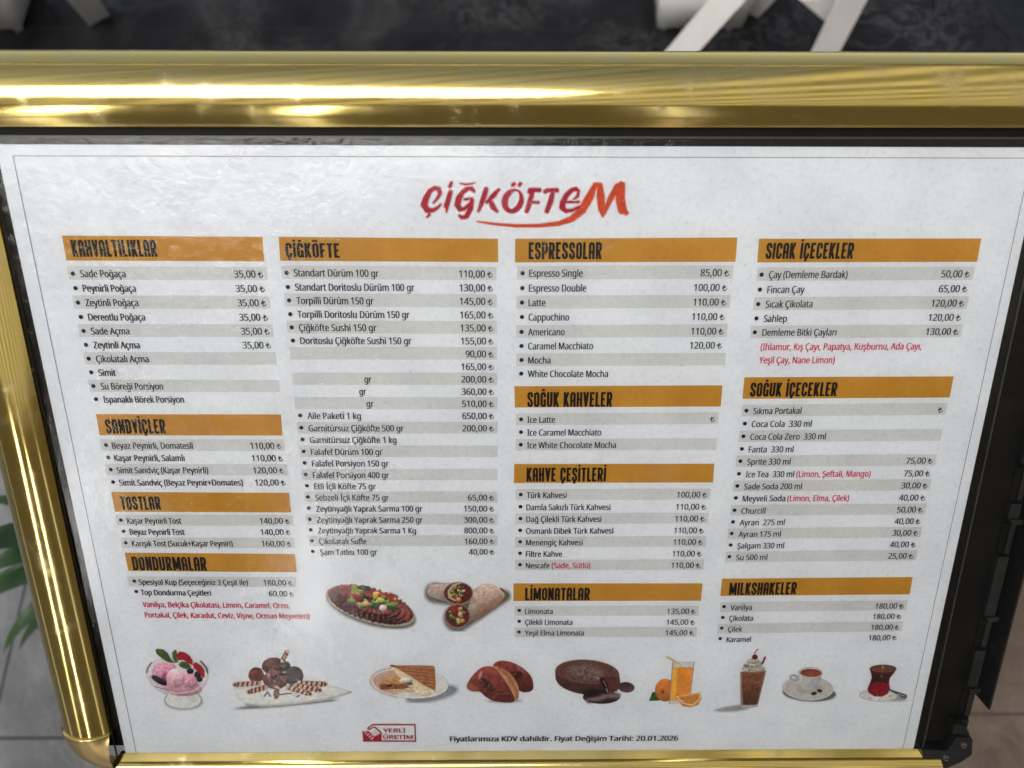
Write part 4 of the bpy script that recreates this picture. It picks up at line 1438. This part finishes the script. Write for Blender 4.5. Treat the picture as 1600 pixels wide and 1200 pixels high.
# two wraps
c = zoomed(655, 900, 10.667, 70, 1540, 60, 920)
sh = np.minimum(c.stroke(P((260, 280, 150), (620, 330, 150))), np.minimum(c.stroke(P((640, 700, 215), (1420, 330, 80))), 1e9))
c.paint(sh - 15, (104, 108, 98), .8, 110)
c.fill(c.stroke(P((240, 240, 108), (400, 265, 140), (620, 285, 185))), (186, 164, 150), .2, 40, 2, k=1.18 - (c.Y - 80) / 900)
c.fill(c.poly(P((860, 400), (900, 230), (1060, 130), (1200, 135), (1350, 200), (1440, 300), (1400, 380), (1250, 530), (1050, 680), (850, 780), (760, 700))), (184, 160, 144), .2, 46, 3,
       k=1.25 - (c.Y - 150) / 1100 - np.clip((c.Y + c.X * .55 - 1130) / 1500, 0, .3))
c.paint(c.stroke(P((1000, 640), (1200, 500), (1370, 370)), 60), (146, 88, 58), .5, 110)
for k in range(30):
    x, y = rs.uniform(880, 1350), rs.uniform(170, 560)
    c.paint(np.maximum(c.ell(x, y, rs.uniform(6, 22), rs.uniform(4, 10), rs.uniform(0, 90)), 0), (140, 104, 84), .35, 16)
c.fill(c.poly(P((1330, 195), (1380, 200), (1440, 260), (1430, 290))), (86, 30, 32), .2, 20, 4)
c.fill(c.poly(P((1400, 250), (1480, 280), (1495, 340), (1470, 370), (1440, 350))), (84, 106, 62), .4, 16, 4)
for (cx, cy, rx, ry, sd0) in ((650, 280, 240, 180, 20), (640, 660, 205, 195, 60)):
    c.fill(c.ell(cx, cy + 8, rx + 8, ry + 8), (150, 108, 98), .2, 30, sd0)
    c.fill(c.ell(cx, cy, rx - 6, ry - 8), (92, 34, 36), .35, 20, sd0 + 1)
    for k in range(46):
        a, q = rs.uniform(0, 6.283), math.sqrt(rs.uniform(0, .62))
        x, y = cx + math.cos(a) * q * rx * .85, cy + math.sin(a) * q * ry * .85
        cl = [(132, 152, 60), (60, 82, 40), (176, 176, 96), (206, 150, 74), (126, 34, 44), (40, 34, 28), (214, 176, 140)][rs.randint(7)]
        if x > cx + rx * .25 and rs.rand() < .6:
            cl = (128, 30, 46)
        if x < cx - rx * .1 and rs.rand() < .5:
            cl = (138, 156, 64)
        c.ball(x, y, rs.uniform(18, 42), rs.uniform(14, 28), cl, 12, .4, k + sd0, rs.uniform(0, 180), .5, .92)
c.paint(c.stroke(P((690, 108), (560, 150), (490, 250), (500, 350), (600, 400)), 16), (204, 178, 158), .9, 14)
c.ball(585, 570, 62, 100, (142, 44, 44), 18, .35, 90, -15, .3)
c.ball(655, 390, 45, 42, (216, 138, 70), 18, .2, 91)
c.ball(720, 745, 45, 36, (206, 158, 78), 18, .2, 92)
c.ball(690, 640, 34, 50, (212, 180, 166), 18, .2, 93)
c.paint(np.abs(c.ell(650, 288, 245, 185)) - 7, (170, 130, 118), .8, 10)
c.paint(np.abs(c.ell(640, 660, 200, 192)) - 7, (150, 108, 96), .8, 10)
c.build('food_picture', menu, label='printed picture of two filled wraps cut open')

bpy.data.objects.remove(_to)

# ------------------------------------------------------------------ behind the board: chairs, planters, plant
def board_leg(name, foot_px, top_px, top_z, parent, loc, w=.058, t=.026, m=WHITE_P, z0=.0):
    p0, p1 = PW(*foot_px, z0), PW(*top_px, top_z)
    bm = bmesh.new()
    d = (p1 - p0).normalized()
    view = (cam.matrix_world.translation - p0).normalized()
    side = d.cross(view)
    side.z = 0
    bar(bm, p0 - loc, p1 - loc, w, t, side)
    return bmobj(name, bm, m, parent, bevel=.004)


def seat_at(c, sx, sy, z, parent, loc, name='seat'):
    bm = bmesh.new()
    for k in range(5):
        y = c.y - sy / 2 + sy * k / 5
        box(bm, c.x - sx / 2 - loc.x, c.x + sx / 2 - loc.x, y - loc.y, y + sy / 5 - .008 - loc.y, z - .018, z)
    return bmobj(name, bm, WHITE_P, parent, bevel=.003)


def chair(label, legs, seat_c, brace=None):
    loc = Vector((seat_c[0], seat_c[1], 0))
    t = thing('folding_chair', label, 'chair', loc, group='white folding chairs behind the menu stand')
    for f, tp, tz in legs:
        board_leg('leg', f, tp, tz, t, loc)
    seat_at(Vector((seat_c[0], seat_c[1], 0)), .42, .38, .45, t, loc)
    bm = bmesh.new()
    for dx in (-.17, .17):
        bar(bm, (dx, .19, .43), (dx, .30, .86), .04, .022)
    for k in range(3):
        box(bm, -.19, .19, .235 + k * .03, .253 + k * .03, .60 + k * .09, .66 + k * .09)
    bmobj('backrest', bm, WHITE_P, t, bevel=.003)
    if brace:
        bm = bmesh.new()
        pts = [PW(*p[:2], p[2]) - loc for p in brace]
        n = (pts[1] - pts[0]).cross(pts[2] - pts[0]).normalized() * .012
        a = [bm.verts.new(p + n) for p in pts]
        b2 = [bm.verts.new(p - n) for p in pts]
        bm.faces.new(a); bm.faces.new(b2[::-1])
        for i in range(len(pts)):
            bm.faces.new((a[i], b2[i], b2[(i + 1) % len(pts)], a[(i + 1) % len(pts)]))
        bmesh.ops.recalc_face_normals(bm, faces=bm.faces)
        bmobj('stretcher', bm, WHITE_P, t, bevel=.003)
    return t


def planter(label, c, sx, sy, h, taper, rz):
    t = thing('plastic_planter', label, 'planter', (c.x, c.y, 0), (0, 0, rz), 'white plastic planters behind the menu stand')
    bm = bmesh.new()
    vs = []
    for z, k in ((.022, 1 - taper), (h, 1.0)):
        for a, b2 in ((-1, -1), (1, -1), (1, 1), (-1, 1)):
            vs.append(bm.verts.new((a * sx / 2 * k, b2 * sy / 2 * k, z)))
    for f in ((3, 2, 1, 0), (4, 5, 6, 7), (0, 1, 5, 4), (1, 2, 6, 5), (2, 3, 7, 6), (3, 0, 4, 7)):
        bm.faces.new([vs[i] for i in f])
    bmobj('body', bm, WHITE_B, t, smooth=True, bevel=.022, seg=4)
    bm = bmesh.new()
    box(bm, -sx / 2 * .85, sx / 2 * .85, -sy / 2 * .85, sy / 2 * .85, h - .02, h + .002)
    bmobj('soil', bm, SOIL, t)
    k = 1 - taper
    for a in (-1, 1):
        for b2 in (-1, 1):
            bm = bmesh.new()
            bmesh.ops.create_cone(bm, cap_ends=True, segments=16, radius1=.010, radius2=.016, depth=.05,
                                  matrix=Matrix.Translation((a * (sx / 2 * k - .024), b2 * (sy / 2 * k - .024), .025)))
            bmobj('foot', bm, WHITE_B, t, smooth=True)
    return t


pA = PW(1085, 20, 0)
chair('white folding chair at right, two board legs rising past the gold top rail',
      [((1022, 130), (1215, -90), .42), ((1266, 128), (1385, -110), .46), ((1172, 14), (1235, -60), .30)],
      (PW(1330, -330, .45).x, PW(1330, -330, .45).y), [(1246, -6, .21), (1292, 33, .12), (1310, -10, .2)])
chair('white folding chair at left, showing one rounded leg end beside the shaded planter',
      [((152, 26), (92, -50), .35), ((-40, 20), (-140, -60), .4)], (PW(60, -330, .45).x, PW(60, -330, .45).y))
c0, c1 = PW(1032, 52), PW(1146, 58)
w = (c1 - c0).length + .03
mid = (c0 + c1) / 2
planter('pale grey planter standing on small feet behind the leaning chair leg', mid + Vector((0, .10, 0)), w + .02, .22, .17, .10, 0)
c0, c1 = PW(-75, 58), PW(33, 58)
mid = (c0 + c1) / 2
planter('shaded beige planter cut off at the top left corner', mid + Vector((0, .10, 0)), (c1 - c0).length + .05, .22, .20, .12, 0)

# leafy plant under the left edge of the board
pc = PW(400, 900, 0)
plant = thing('potted_plant', 'green palm with long pointed leaves showing past the left gold rail', 'plant', (pc.x, pc.y, .004))
bm = bmesh.new()
prof = [(.0, .0), (.085, 0), (.11, .2), (.12, .2), (.12, .225), (.105, .225), (.10, .19), (0, .19)]
n = 32
rings = []
for rr, zz in prof:
    rings.append([bm.verts.new((rr * math.cos(2 * math.pi * k / n), rr * math.sin(2 * math.pi * k / n), zz)) for k in range(n)] if rr > 0
                 else [bm.verts.new((0, 0, zz))])
for a, b2 in zip(rings, rings[1:]):
    for k in range(n):
        if len(a) == 1:
            bm.faces.new((a[0], b2[(k + 1) % n], b2[k]))
        elif len(b2) == 1:
            bm.faces.new((a[k], a[(k + 1) % n], b2[0]))
        else:
            bm.faces.new((a[k], a[(k + 1) % n], b2[(k + 1) % n], b2[k]))
bmesh.ops.recalc_face_normals(bm, faces=bm.faces)
bmobj('pot', bm, POT, plant, smooth=True)


def leaf(p0, p1, p2, width):
    """one blade along a quadratic curve, folded along its midrib"""
    p0, p1, p2 = Vector(p0), Vector(p1), Vector(p2)
    vs, fs = [], []
    n = 16
    for k in range(n + 1):
        t = k / n
        p = p0 * (1 - t) ** 2 + p1 * 2 * t * (1 - t) + p2 * t * t
        d = ((p1 - p0) * (1 - t) + (p2 - p1) * t).normalized()
        s = d.cross(Vector((0, 0, 1)))
        s.normalize()
        up = s.cross(d)
        w = width * (math.sin(math.pi * min(1, .06 + .94 * t ** .8)) ** .8 if t < 1 else 0) / 2 + .0004
        vs += [p - s * w + up * w * .35, p, p + s * w + up * w * .35]
    for k in range(n):
        fs += [(3 * k, 3 * k + 1, 3 * k + 4, 3 * k + 3), (3 * k + 1, 3 * k + 2, 3 * k + 5, 3 * k + 4)]
    return pymesh('leaf', vs, fs, LEAF, plant, True)


base = Vector((pc.x, pc.y, .004))
crown = Vector((0, 0, .36))
bm = bmesh.new()
bmesh.ops.create_cone(bm, cap_ends=True, segments=12, radius1=.02, radius2=.012, depth=.2, matrix=Matrix.Translation((0, 0, .28)))
bmobj('stem', bm, LEAF, plant, smooth=True)
for tip, mid_, z, zm, wd in (((5, 1022), (50, 900), .50, .62, .024), ((30, 1016), (70, 915), .46, .58, .022), ((-40, 900), (40, 835), .60, .68, .028),
                             ((-35, 845), (30, 800), .64, .70, .022), ((-60, 960), (0, 880), .55, .64, .024), ((-20, 780), (50, 775), .7, .72, .020),
                             ((-70, 870), (20, 815), .66, .72, .024), ((60, 985), (90, 915), .42, .55, .018), ((-30, 925), (30, 860), .50, .64, .018),
                             ((330, 760), (340, 830), .55, .62, .02), ((520, 800), (460, 850), .5, .6, .02)):
    leaf(crown, PW(*mid_, zm) - base, PW(*tip, z) - base, wd)

# ------------------------------------------------------------------ the slatted canopy overhead, seen mirrored in the gold rails
canopy = thing('slatted_canopy', 'slatted canopy roof over the terrace, mirrored as stripes in the gold rails', 'canopy', (0, 0, 2.7))
WOOD, nt, b = mat('weathered_slat', (.36, .32, .26, 1), .6)
rs = np.random.RandomState(4)
bm = bmesh.new()
x = -9.0
while x < .35:
    w = rs.uniform(.016, .034)
    bar(bm, Vector((x - .35, -1.25, 0)), Vector((x + .65, 1.2, 0)), w, .03)
    x += w + rs.uniform(.07, .16)
bmobj('slats', bm, WOOD, canopy)
for y in (-2.55, 1.2):
    bm = bmesh.new()
    box(bm, -10, 9, y - .05, y + .05, -.13, -.03)
    bmobj('beam', bm, WOOD, canopy)
CLOTH, nt, b = mat('added_awning_cloth', (.6, .57, .48, 1), .9)  # unseen awning, added to darken what the rails and film mirror
tl = nt.nodes.new('ShaderNodeBsdfTranslucent')
tl.inputs[0].default_value = (.42, .40, .35, 1)
wv = nt.nodes.new('ShaderNodeTexWave')       # stripes added so the rails mirror streaks
wv.inputs['Scale'].default_value = .9
wv.inputs['Distortion'].default_value = 1.5
mp = nt.nodes.new('ShaderNodeMapping')
mp.inputs['Rotation'].default_value = (0, 0, .5)
tc = nt.nodes.new('ShaderNodeTexCoord')
nt.links.new(tc.outputs['Object'], mp.inputs[0]); nt.links.new(mp.outputs[0], wv.inputs[0])
cr = ramp(nt, wv.outputs['Fac'], [(.25, (.22, .20, .15)), (.6, (.48, .45, .37)), (.9, (.62, .59, .50))])
nt.links.new(cr.outputs[0], b.inputs['Base Color']); nt.links.new(cr.outputs[0], tl.inputs[0])
mx = nt.nodes.new('ShaderNodeMixShader')
mx.inputs[0].default_value = .5
nt.links.new(b.outputs[0], mx.inputs[1]); nt.links.new(tl.outputs[0], mx.inputs[2])
nt.links.new(mx.outputs[0], nt.nodes['Material Output'].inputs[0])
bm = bmesh.new()
bm.faces.new([bm.verts.new((x, y, .03)) for x, y in ((-10, -2.6), (9, -2.6), (9, 1.2), (1.0, 1.2), (.05, -1.25), (-10, -1.25))])
bmobj('added_awning', bm, CLOTH, canopy)
# unseen dark screen added for rails and film to mirror; gaps give glare
ADDED_SCREEN, nt, b = mat('added_brown_screen', (.42, .35, .25, 1), .85)
YC = -2.4


def mirror_x(px, py):
    """where the laminate, seen at this photo pixel, mirrors the curtain plane"""
    p = BM @ Vector((*PX(px, py, .001), .001))
    d = (p - cam.matrix_world.translation).normalized()
    nrm = (BM.to_3x3() @ Vector((0, 0, 1))).normalized()
    r = d - nrm * (2 * d.dot(nrm))
    return p + r * ((YC - p.y) / r.y)


gaps = []
for px, py, w in ((1050, 860, .08), (505, 760, .075), (250, 380, .12)):
    q = mirror_x(px, py)
    gaps.append((q.x, w))
gaps.sort()
('GAPS', gaps, [tuple(round(v, 2) for v in mirror_x(*p)) for p in ((1050, 860), (505, 760), (250, 380), (800, 300), (800, 1100), (0, 250), (1600, 250))])
edge = -10.0
for gx, w in gaps + [(9.0, 0)]:
    x1 = gx - w / 2
    if x1 > edge + .05:
        bm = bmesh.new()
        n = max(2, int((x1 - edge) / .06))
        vv = []
        for i in range(n + 1):
            x = edge + (x1 - edge) * i / n
            yy = YC + .025 * math.sin(x * 21) + .012 * math.sin(x * 47 + 1)
            vv.append((bm.verts.new((x, yy, -2.6)), bm.verts.new((x, yy, -.02))))
        for a, b2 in zip(vv, vv[1:]):
            bm.faces.new((a[0], b2[0], b2[1], a[1]))
        bmobj('added_screen', bm, ADDED_SCREEN, canopy, smooth=True)
    edge = gx + w / 2
